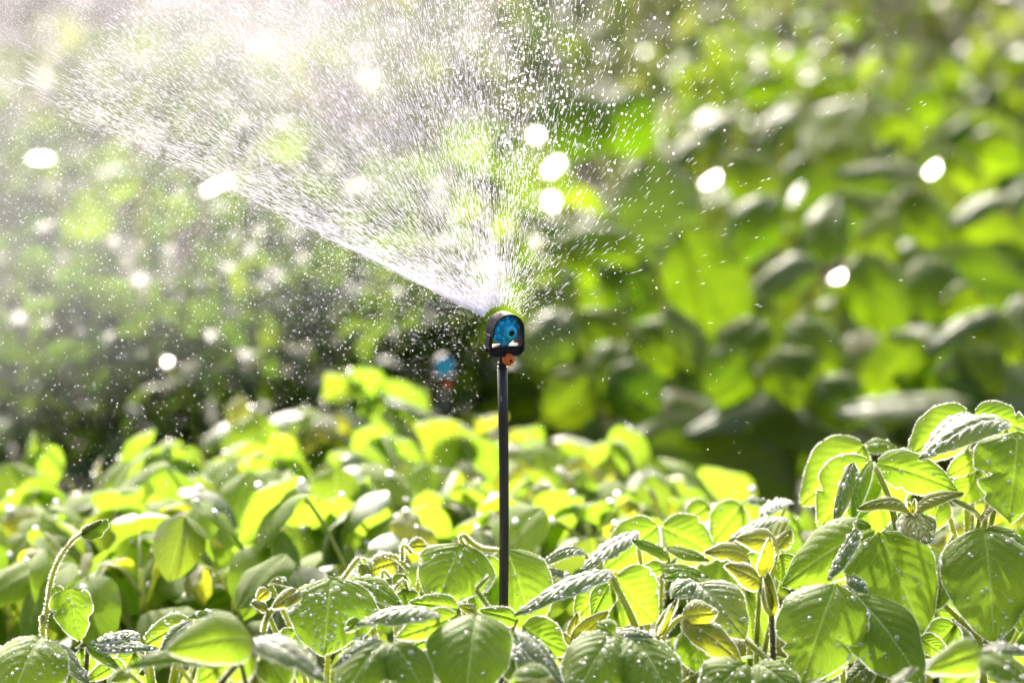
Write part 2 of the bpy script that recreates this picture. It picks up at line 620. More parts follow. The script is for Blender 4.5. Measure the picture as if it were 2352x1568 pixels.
# ------------------------------------------------------------------ ground and far setting
def make_ground():
    xs = np.concatenate([np.linspace(-80, -5, 8), np.linspace(-4.5, 4.5, 91), np.linspace(5, 80, 8)])
    ys = np.concatenate([np.linspace(-30, 1, 8), np.linspace(1.2, 16, 150), np.linspace(17, 250, 16)])
    X, Y = np.meshgrid(xs, ys, indexing='ij')
    r = np.random.default_rng(3)
    Z = .018 * np.sin(X * 7 + 1.3 * np.sin(Y * 5)) * np.sin(Y * 6 + X * 2) + r.normal(0, .008, X.shape)
    Z = np.where((np.abs(X) < 4.6) & (Y > 1) & (Y < 16.5), Z, 0)
    P = np.stack([X, Y, Z], -1)
    idx = np.arange(P.shape[0] * P.shape[1]).reshape(P.shape[:2])
    q = np.stack([idx[:-1, :-1], idx[1:, :-1], idx[1:, 1:], idx[:-1, 1:]], -1).reshape(-1, 4)
    o = link('ground', mesh_np('ground', P.reshape(-1, 3), [q], [M['soil']]))
    tag(o, 'damp mauve brown garden soil between the plant rows', kind='structure')
    n = 1300
    C = np.stack([r.uniform(-2.2, 2.2, n), r.uniform(4.4, 14, n), r.uniform(.0, .015, n)], -1)
    V, F = balls(C, .006 + .028 * r.random(n) ** 3, ball=BALL_S)
    V += r.normal(0, .003, V.shape)
    o = link('soil_clods', mesh_np('soil_clods', V, [F], [M['soil']], smooth=False))
    tag(o, 'crumbled soil clods lying between the plants', kind='stuff')


make_ground()


def bush(x, y, h, rad, nleaf, leaf, mat, label, cat='bush', group=None, name='leafy_bush', wide=.62, stems=5, stem_mat='stem', seed=0, flatness=.45, up=.2):
    r = np.random.default_rng(seed)
    t = thing(name, (x, y, 0), label, cat, group)
    pts, fac, off = [], [], 0
    for k in range(stems):
        a = r.uniform(0, 6.28)
        rr = rad * r.uniform(.1, .75)
        p = [(0.02 * math.cos(a), .02 * math.sin(a), -.03), (rr * .45 * math.cos(a), rr * .45 * math.sin(a), h * .5), (rr * math.cos(a), rr * math.sin(a), h * r.uniform(.75, 1.0))]
        V, F, nf = tube(p, [.007, .005, .0025], 5)
        pts.append(V)
        fac += [f + off for f in F]
        off += len(V)
    link('stems', mesh_np('stems', np.concatenate(pts), fac, [M[stem_mat]]), t)
    # clumped crown: leaves gather round random clump centres, leaving gaps
    nc = max(6, int(nleaf / 16))
    th = r.uniform(0, 6.28, nc)
    cz = h * (1 - .75 * r.random(nc) ** 1.3)
    cr = rad * np.sqrt(r.random(nc)) * np.clip(1.35 - cz / h * .75, .3, 1)
    cc = np.stack([cr * np.cos(th), cr * np.sin(th), cz], -1)
    k = r.integers(0, nc, nleaf)
    C = cc[k] + r.normal(0, leaf * .75, (nleaf, 3))
    C[:, 2] = np.clip(C[:, 2], .02, None)
    out = C * np.array([1, 1, .25])
    E = out / (np.linalg.norm(out, axis=1)[:, None] + 1e-6) + r.normal(0, .7, (nleaf, 3))
    E[:, 2] -= flatness * r.random(nleaf)
    N = np.tile([0, -.15, 1.0], (nleaf, 1)) + r.normal(0, .55, (nleaf, 3))
    L = leaf * r.uniform(.6, 1.35, nleaf)
    V, F = scatter_leaves(C, E, N, L, L * wide)
    o = link('foliage', mesh_np('foliage', V, [F], [M[mat]]), t, kind='stuff')
    return t



def view_half(p):
    """the direction halfway between the sun and the camera seen from p: a blade facing that way shines"""
    return unit(SUN + unit(CAM - np.asarray(p)))


def hint_vec(hint, p):
    if isinstance(hint, str):
        return {'sheen': view_half(p), 'glow': np.array([0, -1.0, .30]), 'up': np.array([0, -.45, .9]), 'flat': np.array([0, -.2, 1.0]),
                'left': np.array([-.8, -.55, .45]), 'right': np.array([.8, -.55, .45]), 'mid': np.array([0, -.7, .7]), 'dark': np.array([0.1, -1.0, -.15])}[hint]
    return np.asarray(hint, float)


def add_blade(name, parent, B, T, W, hint, mat, seed, bulge=.12, dome=.7, hairs=0, beads=0, edge=0, nu=36, nv=18, bead_r=(.00040, .0027), **kw):
    """one blade from its base B to its tip T, upper side towards hint, parented to a plant"""
    B, T = np.asarray(B, float), np.asarray(T, float)
    L = np.linalg.norm(T - B)
    e, n, s = frame(T - B, hint)
    P, q, uv, hv, hf = blade(L, W, bulge, dome, seed=seed, hairs=hairs, nu=nu, nv=nv, **kw)
    Vw = to_world(P.reshape(-1, 3), e, n, s)
    faces, mats, mi = [q], [M[mat]], None
    if len(hv):
        Vh = to_world(hv, e, n, s)
        faces.append(hf + len(Vw))
        mi = np.concatenate([np.zeros(len(q), int), np.ones(len(hf), int)])
        Vw = np.concatenate([Vw, Vh])
        uv = np.concatenate([uv, np.zeros((len(hv), 2))])
        mats.append(M['hair'])
    o = link(name, mesh_np(name, Vw, faces, mats, uv=uv, mi=mi), parent)
    o.location = B - np.array(parent.location)
    if beads or edge:
        Pw = to_world(P, e, n, s)
        if n.dot([0, 0, 1]) < -.2:
            Pw = Pw[:, ::-1]
        b = link('water_beads', bead_mesh(Pw, beads, seed, *bead_r, edge=edge), o, kind='stuff')
    return o


# ------------------------------------------------------------------ background, left: low leafy bushes behind the spray
LEFT = [
    # px, depth, height, radius, leaves, leaf size, material
    (60, 5.15, .40, .26, 260, 0.072, 'bush', 'dark small leaved bush low at the left edge behind the drifting drops'),
    (330, 5.35, .36, .22, 235, 0.065, 'bush', 'dark small leaved bush behind the bud tipped bean shoot'),
    (560, 5.05, .40, .22, 285, 0.052, 'bush', 'fine leaved dark green bush below the lower edge of the spray'),
    (790, 5.2, .44, .24, 322, 0.052, 'bush', 'fine leaved round green bush left of the blurred second sprinkler'),
    (1010, 5.4, .44, .22, 260, 0.072, 'bush_bright', 'lighter green bush directly behind the blurred second sprinkler'),
    (140, 6.6, .42, .26, 186, 0.080, 'bush', 'grey green bush in the mist at the left edge, middle row'),
    (640, 6.5, .40, .18, 142, 0.080, 'bush', 'dark bush in the mist under the dense jet edge'),
    (900, 6.7, .40, .17, 136, 0.080, 'bush', 'dark bush behind the middle of the water fan'),
    (-40, 8.4, .44, .3, 186, 0.102, 'bush', 'misty bush cut by the left edge of the picture, third row'),
    (420, 8.8, .38, .2, 111, 0.102, 'bush', 'misty bush under the white oblong glint'),
    (760, 9.0, .40, .22, 124, 0.102, 'bush', 'misty bush in the middle of the spray, third row'),
    (1100, 8.7, .36, .15, 80, 0.102, 'bush', 'dark bush above the sprinkler head behind the steep jets'),
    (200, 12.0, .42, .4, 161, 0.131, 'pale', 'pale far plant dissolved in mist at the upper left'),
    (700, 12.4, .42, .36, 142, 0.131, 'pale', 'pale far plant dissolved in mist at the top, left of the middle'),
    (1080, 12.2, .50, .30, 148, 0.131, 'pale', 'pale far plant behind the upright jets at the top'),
    (430, 13.6, .40, .42, 160, .13, 'bush', 'dim far bush at the top of the mist, between the pale ones'),
    (-20, 14.5, .45, .5, 170, .13, 'bush', 'dim far bush at the top left corner'),
    (900, 14.2, .40, .45, 160, .13, 'bush', 'dim far bush at the top, left of the upright jets'),
    (-300, 5.6, .42, .28, 220, .07, 'bush', 'dark bush just beyond the left edge, nearest row'),
    (-620, 6.4, .42, .34, 220, .075, 'bush', 'dark bush well beyond the left edge, middle row'),
    (-420, 9.2, .44, .45, 240, .10, 'bush', 'dark bush beyond the left edge, third row'),
    (-900, 8.6, .44, .5, 240, .10, 'bush', 'dark bush far beyond the left edge, third row'),
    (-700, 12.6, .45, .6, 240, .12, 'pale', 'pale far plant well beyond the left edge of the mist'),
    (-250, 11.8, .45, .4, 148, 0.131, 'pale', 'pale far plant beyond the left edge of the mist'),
]
for i, (px, D, h, rad, nl, lf, mt, lab) in enumerate(LEFT):
    p = at(px, 784, D)
    bush(p[0], p[1], h, rad, nl, lf, mt, lab, 'bush', 'low bushes behind the spray', seed=100 + i, stem_mat='stem_brown')

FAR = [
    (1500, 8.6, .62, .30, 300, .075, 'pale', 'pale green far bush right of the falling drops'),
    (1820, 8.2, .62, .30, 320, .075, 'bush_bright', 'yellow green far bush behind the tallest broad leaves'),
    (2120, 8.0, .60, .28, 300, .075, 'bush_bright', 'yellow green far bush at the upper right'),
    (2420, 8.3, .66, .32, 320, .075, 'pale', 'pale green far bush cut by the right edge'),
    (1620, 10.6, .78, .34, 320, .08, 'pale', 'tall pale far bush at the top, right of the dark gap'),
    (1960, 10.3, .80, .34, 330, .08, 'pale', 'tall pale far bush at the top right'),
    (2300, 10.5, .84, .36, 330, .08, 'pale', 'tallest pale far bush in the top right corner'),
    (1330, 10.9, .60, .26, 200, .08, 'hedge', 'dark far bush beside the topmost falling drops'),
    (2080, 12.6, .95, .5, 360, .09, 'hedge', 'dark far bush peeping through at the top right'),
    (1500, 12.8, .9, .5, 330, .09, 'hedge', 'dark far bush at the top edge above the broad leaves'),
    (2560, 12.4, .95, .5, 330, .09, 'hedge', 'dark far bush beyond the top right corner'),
]
for i, (px, D, h, rad, nl, lf, mt, lab) in enumerate(FAR):
    p = at(px, 784, D)
    bush(p[0], p[1], h, rad, nl, lf, mt, lab, 'bush', 'far bushes', seed=200 + i, stem_mat='straw' if mt != 'hedge' else 'stem_brown', stems=9)

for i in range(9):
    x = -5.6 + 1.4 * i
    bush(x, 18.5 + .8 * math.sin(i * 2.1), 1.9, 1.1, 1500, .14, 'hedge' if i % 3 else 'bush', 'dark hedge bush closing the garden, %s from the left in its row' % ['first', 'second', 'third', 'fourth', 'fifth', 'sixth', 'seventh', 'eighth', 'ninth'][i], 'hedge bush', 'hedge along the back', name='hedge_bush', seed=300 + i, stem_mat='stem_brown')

STALK = ['fourth', 'fifth', 'sixth', 'seventh', 'eighth', 'ninth', 'tenth', 'second', 'first', 'third']
# upright dry stalks standing in front of the far bushes
for i, (px, py0, py1, D) in enumerate([(1905, 250, -40, 9.3), (1950, 300, 10, 9.1), (2035, 200, -60, 9.5), (2110, 230, -30, 9.2), (2190, 330, 60, 9.0), (2290, 380, 100, 9.1), (2335, 300, -50, 9.4), (1640, 230, -40, 9.6), (1490, 140, -60, 9.5), (1720, 200, -50, 9.3)]):
    a, b = at(px, py0, D), at(px + random.uniform(-25, 35), py1, D)
    a0 = np.array([a[0] + .01, a[1], -.03])
    o = tube_obj('dry_stalk', [a0, a, (a + b) / 2 + np.array([.006, 0, 0]), b], [.013, .012, .010, .005], M['straw'], sides=6)
    tag(o, 'tan dry stalk upright among the far bushes, %s from the left' % STALK[i], 'stalk', 'dry stalks among the far bushes')


# ------------------------------------------------------------------ background, right: broad-leaved plants
def r7(x, y):
    return 1176.4 + x * .6002, 67.2 + y * .6002


def broad_plant(px, D, label, leaves, filler, seed, h=.42, size=.26, name='broad_leaved_plant', group='broad leaved plants behind the sprinkler', spread=.20, fmat=('broad',)):
    r = np.random.default_rng(seed)
    g = at(px, 784, D)
    g[2] = 0
    t = thing(name, g, label, 'leafy plant', group)
    crown = np.array([0, 0, .02])
    tube_obj('root_crown', [g + [0, 0, -.05], g + [0, 0, .02], g + [0, 0, .07]], [.02, .026, .016], M['stem'], t, sides=8)

    def stalk(B):
        rel = np.asarray(B) - g
        mid = np.array([rel[0] * .35, rel[1] * .35, rel[2] * .62])
        tube_obj('leaf_stalk', [g + crown, g + mid, np.asarray(B)], [.0065, .0055, .0035], M['stem'], t, sides=6)

    for i, lf in enumerate(leaves):
        bx, by, tx, ty, w, d0, d1, hint, mat = lf[:9]
        kw = lf[9] if len(lf) > 9 else {}
        B, T = at(bx, by, d0), at(tx, ty, d1)
        W = w * d0 / FPX
        o = add_blade('leaf', t, B, T, W, hint_vec(hint, (B + T) / 2), mat, seed * 50 + i, nu=20, nv=12, quilt=.003, **{'bulge': .14, 'dome': .8, 'p': .55, 'q': .62, 'wave': .04, **kw})
        stalk(B)
    for i in range(filler):
        a = r.uniform(0, 6.28)
        rr = spread * r.uniform(.2, 1.0)
        B = g + np.array([rr * math.cos(a), rr * math.sin(a), h * r.uniform(.4, 1.1)])
        L = size * r.uniform(.65, 1.1)
        th = R(r.uniform(-205, 25))
        T = B + L * unit([math.cos(th), r.normal(-.35, .35), math.sin(th)])
        add_blade('leaf', t, B, T, L * r.uniform(.42, .72), [r.normal(0, .4), -.75 + r.normal(0, .3), .65], fmat[i % len(fmat)], seed * 50 + 30 + i, nu=14, nv=8, quilt=.003, bulge=r.uniform(-.03, .10), dome=r.uniform(.1, .5), p=.55, q=.75, wave=.04, twist=r.uniform(-.4, .4))
        stalk(B)
    return t


def L7(bx, by, tx, ty, w, D, hint, mat, dd=.0, **kw):
    a, b = r7(bx, by), r7(tx, ty)
    return (a[0], a[1], b[0], b[1], w * .6002, D, D + dd, hint, mat, kw)


broad_plant(1560, 5.6, 'broad leaved plant with one big glowing leaf hanging right of the falling drops', [
    L7(640, 760, 860, 1190, 330, 5.15, 'glow', 'broad', -.02, bulge=.05, dome=.5),
    L7(540, 900, 110, 850, 190, 5.3, (0, -.75, .6), 'broad', .0, bulge=.30, dome=.5),
    L7(600, 820, 520, 480, 350, 5.45, 'mid', 'broad_wet', .05, bulge=.05, dome=.5),
    L7(590, 1060, 775, 1330, 150, 5.05, 'sheen', 'broad_wet', -.03, bulge=.08),
    L7(900, 1180, 640, 1330, 230, 5.2, 'dark', 'broad', .0),
    L7(330, 480, 130, 180, 330, 6.0, 'glow', 'broad', .1, bulge=.1),
    L7(560, 300, 330, 420, 300, 6.1, 'glow', 'broad', .0),
    L7(260, 1080, 420, 1300, 240, 5.3, 'dark', 'broad', -.02),
    L7(90, 980, 230, 1180, 200, 5.3, 'mid', 'broad_wet', -.02),
    L7(560, 980, 480, 880, 60, 5.2, 'sheen', 'broad_wet', .0),
], 10, 11)
broad_plant(1850, 5.7, 'broad leaved plant in the middle of the right side with cupped leaves', [
    L7(1180, 900, 1240, 640, 210, 5.4, 'glow', 'broad', .1, bulge=.12),
    L7(1170, 890, 890, 1040, 200, 5.35, 'mid', 'broad_wet', .0),
    L7(1320, 860, 1470, 1180, 280, 5.25, 'mid', 'broad', -.04),
    L7(1130, 1080, 1180, 1330, 220, 5.1, 'dark', 'broad', .0),
    L7(1060, 1390, 650, 1560, 200, 4.95, 'sheen', 'broad_wet', -.08, bulge=.05),
    L7(1280, 960, 1480, 700, 230, 5.5, 'dark', 'broad', .1, bulge=.2),
    L7(1000, 640, 840, 900, 240, 5.5, 'mid', 'broad', -.05),
    L7(830, 470, 1000, 700, 240, 5.75, 'mid', 'broad', -.05),
    L7(900, 1000, 960, 1260, 240, 5.3, 'dark', 'broad', -.05),
], 10, 12)
broad_plant(2150, 5.5, 'broad leaved plant with grey sheen leaves low behind the right hand beans', [
    L7(1860, 1080, 1560, 1250, 150, 5.0, 'sheen', 'broad_wet', -.05, bulge=.1),
    L7(1240, 1470, 1770, 1430, 250, 4.85, 'sheen', 'broad_wet', -.02, bulge=.05, dome=.35),
    L7(1900, 1280, 1500, 1400, 260, 5.1, 'mid', 'broad', -.05),
    L7(1560, 880, 1720, 1160, 280, 5.3, 'mid', 'broad', -.06),
    L7(1480, 1020, 1700, 850, 190, 5.4, 'mid', 'broad', .0),
    L7(1800, 1010, 1640, 1080, 160, 5.2, 'glow', 'broad', .0),
    L7(1850, 1250, 1950, 1500, 200, 5.1, 'dark', 'broad', .0),
    L7(1950, 1020, 1900, 1330, 150, 5.1, 'sheen', 'broad_wet', -.05),
    L7(1500, 1250, 1300, 1380, 200, 5.05, 'dark', 'broad', -.05),
], 10, 13)
broad_plant(2300, 6.1, 'broad leaved plant with dark hollow leaves at the right edge', [
    L7(1690, 740, 1990, 960, 330, 5.6, 'dark', 'broad', .1, bulge=.25),
    L7(1900, 640, 1680, 760, 180, 5.6, 'sheen', 'broad_wet', -.06),
    L7(1580, 560, 1230, 560, 160, 5.7, 'sheen', 'broad_wet', -.05, bulge=.12),
    L7(1640, 480, 1800, 600, 170, 5.9, 'mid', 'broad', .0),
    L7(1760, 420, 1960, 520, 200, 6.1, 'glow', 'broad', .0),
    L7(1480, 620, 1640, 820, 240, 5.7, 'mid', 'broad', -.05),
], 10, 14, h=.46)
broad_plant(1700, 6.6, 'broad leaved plant behind the others with pale shining upper leaves', [
    L7(1090, 300, 930, 470, 180, 6.3, 'sheen', 'broad_wet', -.06),
    L7(850, 330, 700, 420, 180, 6.3, 'sheen', 'broad_wet', -.06),
    L7(720, 420, 600, 520, 150, 6.2, 'sheen', 'broad_wet', -.06),
    L7(1200, 420, 1340, 560, 200, 6.3, 'mid', 'broad', -.05),
    L7(1140, 480, 1020, 690, 150, 6.2, 'glow', 'broad', -.05),
    L7(880, 250, 1060, 190, 130, 6.6, 'glow', 'broad', .05),
], 11, 15, h=.52, fmat=('broad', 'broad', 'bush_bright'))
broad_plant(2080, 6.9, 'broad leaved plant at the back right with bright yellow green top', [
    L7(1400, 330, 1560, 440, 190, 6.6, 'glow', 'broad', .0),
    L7(1650, 250, 1500, 330, 180, 6.8, 'glow', 'broad', .0),
    L7(1780, 360, 1660, 480, 180, 6.7, 'mid', 'broad', .0),
    L7(1500, 400, 1380, 500, 150, 6.6, 'sheen', 'broad_wet', .0),
], 12, 16, h=.56, fmat=('broad', 'bush_bright'))
broad_plant(1480, 5.2, 'broad leaved plant low in the shade right of the riser', [
    L7(300, 1330, 140, 1500, 260, 5.0, 'dark', 'broad', -.04),
    L7(380, 1300, 560, 1480, 260, 5.0, 'dark', 'broad', -.04),
    L7(420, 1200, 330, 1440, 260, 5.05, 'mid', 'broad', -.05),
    L7(200, 1080, 80, 1290, 240, 5.1, 'mid', 'broad_wet', -.04),
    L7(480, 1130, 640, 1300, 240, 5.1, 'dark', 'broad', -.04),
    L7(330, 820, 160, 980, 260, 5.5, 'dark', 'broad', -.04),
    L7(400, 860, 470, 1060, 240, 5.4, 'dark', 'broad', -.04),
], 9, 21, h=.32, spread=.2)
broad_plant(1800, 5.1, 'broad leaved plant low in the shade behind the middle of the right hand beans', [
    L7(900, 1240, 760, 1420, 280, 4.95, 'dark', 'broad', -.04),
    L7(1010, 1230, 1130, 1440, 280, 4.95, 'dark', 'broad', -.04),
    L7(1060, 1130, 1260, 1300, 260, 5.0, 'mid', 'broad', -.04),
    L7(960, 1120, 800, 1260, 250, 5.05, 'mid', 'broad', -.04),
    L7(1180, 1340, 1330, 1520, 240, 4.9, 'dark', 'broad', -.04),
], 9, 22, h=.32, spread=.2)
broad_plant(2260, 5.15, 'broad leaved plant low in the shade at the right edge behind the tallest bean', [
    L7(1560, 1180, 1420, 1380, 280, 4.95, 'dark', 'broad', -.04),
    L7(1700, 1230, 1850, 1420, 280, 4.95, 'dark', 'broad', -.04),
    L7(1780, 1100, 1960, 1250, 260, 5.0, 'mid', 'broad', -.04),
], 9, 23, h=.32, spread=.2)
broad_plant(2480, 6.8, 'broad leaved plant half cut off by the right edge', [], 13, 17, h=.55, fmat=('broad', 'bush_bright'))
broad_plant(1330, 6.9, 'broad leaved plant behind the falling drops', [
    (1300, 470, 1130, 300, 190, 6.6, 6.6, 'glow', 'bush_bright', {}),
    (1000, 330, 1180, 290, 130, 6.6, 6.6, 'glow', 'bush_bright', {}),
    (1030, 420, 1110, 500, 90, 6.2, 6.2, 'glow', 'bush_bright', {}),
], 7, 18, h=.40, spread=.14)
broad_plant(330, 6.5, 'light green plant glowing through the mist on the left', [
    (160, 440, 250, 540, 150, 6.0, 6.0, 'glow', 'bush_bright', {}),
    (320, 420, 200, 430, 90, 6.1, 6.1, 'glow', 'bush_bright', {}),
    (560, 540, 520, 680, 110, 6.0, 6.0, 'glow', 'bush_bright', {}),
    (590, 560, 640, 640, 80, 6.0, 6.0, 'glow', 'bush_bright', {}),
    (620, 300, 700, 350, 110, 6.6, 6.6, 'glow', 'bush_bright', {}),
    (430, 400, 350, 460, 90, 6.3, 6.3, 'glow', 'bush_bright', {}),
    (600, 890, 430, 850, 60, 4.9, 4.9, 'sheen', 'broad_wet', {}),
], 4, 19, h=.26, spread=.14, size=.11, name='light_green_plant', group='plants in the mist')


# leaves added and turned so that they throw the sun at the camera
def glint(px, py, L, W, ang, D, mat='glint', plant_name='glint_plant'):
    c = at(px, py, D)
    H = view_half(c)
    if mat != 'glint':
        H = unit(H + np.array([.14, -.06, -.10]))
    L, W = L * .82, W * .8
    Bv = np.cross(H, RGT)
    Bv = unit(Bv if Bv.dot(UPV) > 0 else -Bv)
    Av = unit(RGT - RGT.dot(H) * H)
    e = unit(Av * math.cos(R(ang)) / Av.dot(RGT) + Bv * (math.sin(R(ang)) / Bv.dot(UPV)))
    n, s = H, np.cross(e, H)
    Lm = L * D / FPX / max(.25, math.hypot(e.dot(RGT), e.dot(UPV)))
    Wm = W * D / FPX / max(.25, math.hypot(s.dot(RGT), s.dot(UPV)))
    B, T = c - e * Lm / 2, c + e * Lm / 2
    g = np.array([c[0] + .02, c[1] + .25, 0])
    t = thing(plant_name, g, GL.pop(0), 'plant', 'plants added for their sun glints')
    tube_obj('stem', [g - [0, 0, .03], g + [0, 0, c[2] * .6], B + [0, .06, -.01], B], [.005, .004, .003, .002], M['stem'], t, sides=6)
    add_blade('leaf', t, B, T, Wm, n, mat, int(px + py), nu=12, nv=8, quilt=.0, bulge=.03, dome=.18, wave=.0, p=.4, q=.4)
    add_blade('leaf', t, B - [0, 0, .03], B - [0, 0, .03] + np.array([-.05, .05, -.03]), .03, [0, 0, 1], 'bush', int(px + py) + 1, nu=8, nv=6, quilt=0)


GLINTS = [
    (95, 365, 70, 18, -4, 6.6, 'sunlit wet leaf throwing an oblong white glint at the left edge'),
    (500, 428, 100, 16, 24, 6.6, 'sunlit wet leaf throwing the slanting white glint in the mist'),
    (295, 325, 24, 18, 0, 6.8, 'sunlit wet leaf with a faint round glint in the upper left mist'),
    (520, 320, 24, 20, 70, 6.8, 'sunlit wet leaf with a faint glint above the slanting glint'),
    (655, 295, 50, 18, 5, 6.8, 'sunlit wet leaf with a soft oblong glint high in the mist'),
    (765, 385, 40, 26, 0, 6.6, 'sunlit wet leaf with a glint in the middle of the fan'),
    (605, 540, 40, 20, 10, 6.3, 'sunlit wet leaf with a dim glint under the jet edge'),
    (385, 830, 26, 26, 0, 4.8, 'sunlit wet leaf with a round white glint low on the left'),
    (1235, 310, 42, 38, 0, 6.3, 'sunlit wet leaf with the big round white glint above the sprinkler'),
    (1272, 385, 62, 44, 60, 6.1, 'sunlit wet leaf with the upper of two joined glints right of the jets'),
    (1268, 465, 56, 36, 100, 6.1, 'sunlit wet leaf with the lower of two joined glints right of the jets'),
    (1640, 412, 82, 40, 28, 5.9, 'sunlit wet leaf with a slanting glint among the broad leaves'),
    (1725, 460, 28, 28, 0, 5.9, 'sunlit wet leaf with a round glint right of the slanting one'),
    (2145, 390, 78, 36, 36, 6.0, 'sunlit wet leaf with a slanting glint at the far right'),
    (2270, 470, 72, 56, 20, 5.9, 'sunlit wet leaf with a broad glint at the right edge'),
    (1930, 635, 52, 42, 30, 5.6, 'sunlit wet leaf with a glint over the low broad leaves'),
    (1830, 450, 80, 30, 60, 5.9, 'sunlit wet leaf with a soft tall glint, middle right'),
    (1760, 300, 90, 34, 80, 6.5, 'sunlit wet leaf with a soft tall glint, upper right'),
    (1745, 148, 24, 24, 0, 7.4, 'sunlit wet leaf with a small round glint high on the right'),
    (1860, 180, 40, 24, 20, 7.4, 'sunlit wet leaf with a pale glint high on the right'),
    (1620, 270, 70, 36, 40, 6.5, 'sunlit wet leaf with a pale slanting glint, upper middle'),
]
GL = [g[6] for g in GLINTS]
STRONG = {95, 500, 385, 1235, 1272, 1268, 1640, 2145, 1930, 1725, 2270}
for g in GLINTS:
    glint(*g[:6], mat='glint' if g[0] in STRONG else 'glint_soft')


# ------------------------------------------------------------------ bean plants of the blurred rows
class Lib:
    pass


def leaflet_variants(n, mat, nu, nv, seed, hairs=0, beads=0, quilt=.0012):
    out = []
    for i in range(n):
        r = np.random.default_rng(seed + i)
        P, q, uv, hv, hf = blade(1.0, r.uniform(.66, .84), r.uniform(.04, .2), r.uniform(.2, .75), quilt=quilt * 12, wave=r.uniform(.03, .06), nu=nu, nv=nv, seed=seed + i, bend=r.uniform(-.08, .08), q=r.uniform(.75, .95), twist=r.uniform(-.5, .5))
        out.append(mesh_np('leaflet', P.reshape(-1, 3), [q], [M[mat]], uv=uv))
    return out


FARV = leaflet_variants(7, 'bean_far', 14, 10, 5000)
FARW = leaflet_variants(3, 'bean_wet', 14, 10, 5100)
FARY = leaflet_variants(3, 'bean_young', 12, 8, 5200)
bv, bf = BALL
BEAD = mesh_np('water_bead', bv, [bf], [M['bead']])


def bean_plant(x, y, h, label, seed, nodes=7, size=.078, pet=.10, group='bean plants in the blurred row', lib=(FARV, FARW, FARY), mat_stem='stem', sparkle=4, spreadz=.38, name='bean_plant'):
    r = np.random.default_rng(seed)
    g = np.array([x, y, 0.0])
    t = thing(name, g, label, 'bean plant', group)
    lean = r.normal(0, .03, 2)
    top = g + np.array([lean[0], lean[1], h * .93])
    tube_obj('stem', [g - [0, 0, .03], g + [lean[0] * .3, lean[1] * .3, h * .4], top], [.0045, .004, .0022], M[mat_stem], t, sides=6)
    az = r.uniform(0, 6.28)
    for k in range(nodes):
        f = 1 - spreadz * 1.6 * (k / max(1, nodes - 1))
        f = max(.3, f)
        A = g + (top - g) * f * .93
        az += 2.4 + r.normal(0, .3)
        el = R(r.uniform(22, 62))
        pl = pet * r.uniform(.6, 1.15) * (.55 if k == 0 else 1)
        d = np.array([math.cos(az) * math.cos(el), math.sin(az) * math.cos(el), math.sin(el)])
        E = A + d * pl
        tube_obj('petiole', [A, A + d * pl * .55 + [0, 0, .008], E], [.0022, .0019, .0016], M[mat_stem], t, sides=5)
        sz = size * r.uniform(.78, 1.15) * (.6 if k == 0 else 1)
        for j, da in enumerate((0, R(82), R(-82))):
            a2 = az + da + r.normal(0, .15)
            dr = R(r.uniform(30, 88) if j == 0 else r.uniform(20, 80))
            e0 = np.array([math.cos(a2) * math.cos(dr), math.sin(a2) * math.cos(dr), -math.sin(dr)])
            e, n, s = frame(e0, np.array([math.cos(az) * .35, math.sin(az) * .35, 1]) + r.normal(0, .22, 3))
            B = E + (d * .018 if j == 0 else 0)
            pick = lib[2] if k == 0 else (lib[1] if r.random() < .22 else lib[0])
            me = pick[int(r.integers(len(pick)))]
            ln = sz * (1.0 if j == 0 else .88)
            o = link('leaflet', me, t)
            o.matrix_world = rot_matrix(B - g, e, n, s, ln)
            for _ in range(sparkle if r.random() < .5 else 0):
                co = me.vertices[int(r.integers(len(me.vertices)))].co
                if r.random() < .5:
                    bd = link('water_bead', BEAD, o)
                    rad = r.uniform(.002, .0052) / ln
                    bd.location = co
                    bd.scale = (rad, rad, rad * .8)
    return t


ORD = ['first', 'second', 'third', 'fourth', 'fifth', 'sixth', 'seventh', 'eighth', 'ninth', 'tenth', 'eleventh', 'twelfth']
# canopy outline of the blurred row: pixel column -> pixel row of its top, at depth
ROW = [
    (3.88, [(90, 1080), (300, 1075), (500, 1045), (700, 1010), (860, 1005), (1050, 1030), (1200, 1020), (1400, 1060), (1590, 1070)], 'blurred bean plant between the second and third bean rows, {} from the left'),
    (3.57, [(-50, 1150), (210, 1150), (440, 1140), (680, 1110), (910, 1110), (1130, 1120), (1370, 1110), (1590, 1140), (1800, 1140), (2060, 1110), (2270, 1090)], 'soft bean plant between the riser and the second bean row, {} from the left'),
    # depth, [(px, top py)]
    (4.35, [(620, 900), (760, 890), (900, 940), (1080, 950), (1230, 950)], 'blurred bean plant at the back of the bean row, {} from the left'),
    (4.05, [(-60, 1010), (200, 1020), (380, 1010), (560, 985), (740, 950), (950, 960), (1130, 985), (1330, 985), (1500, 1010)], 'blurred bean plant in the third bean row, {} from the left'),
    (3.72, [(0, 1090), (200, 1090), (430, 1065), (650, 1060), (860, 1050), (1060, 1080), (1270, 1060), (1500, 1090), (1700, 1110)], 'soft focus bean plant in the second bean row, {} from the left'),
    (3.42, [(60, 1190), (330, 1190), (560, 1190), (800, 1150), (1010, 1170), (1260, 1150), (1480, 1160), (1700, 1170), (1900, 1130)], 'slightly soft bean plant in the row just behind the riser, {} from the left'),
]
sd_ = 900
for D, cols_, lab in ROW:
    for i, (px, py) in enumerate(cols_):
        p = at(px, py, D + random.uniform(-.06, .06))
        sd_ += 1
        bean_plant(p[0], p[1], p[2] - .02, lab.format(ORD[i]), sd_, nodes=12 if D > 3.6 else 12, size=.082, spreadz=.34)


# ------------------------------------------------------------------ the sharp foreground beans, leaf by leaf
def z2(x, y):
    return 1747.8 + x * .4215, 907.5 + y * .4215


def z3(x, y):
    return x * .2928, 1109.2 + y * .2928


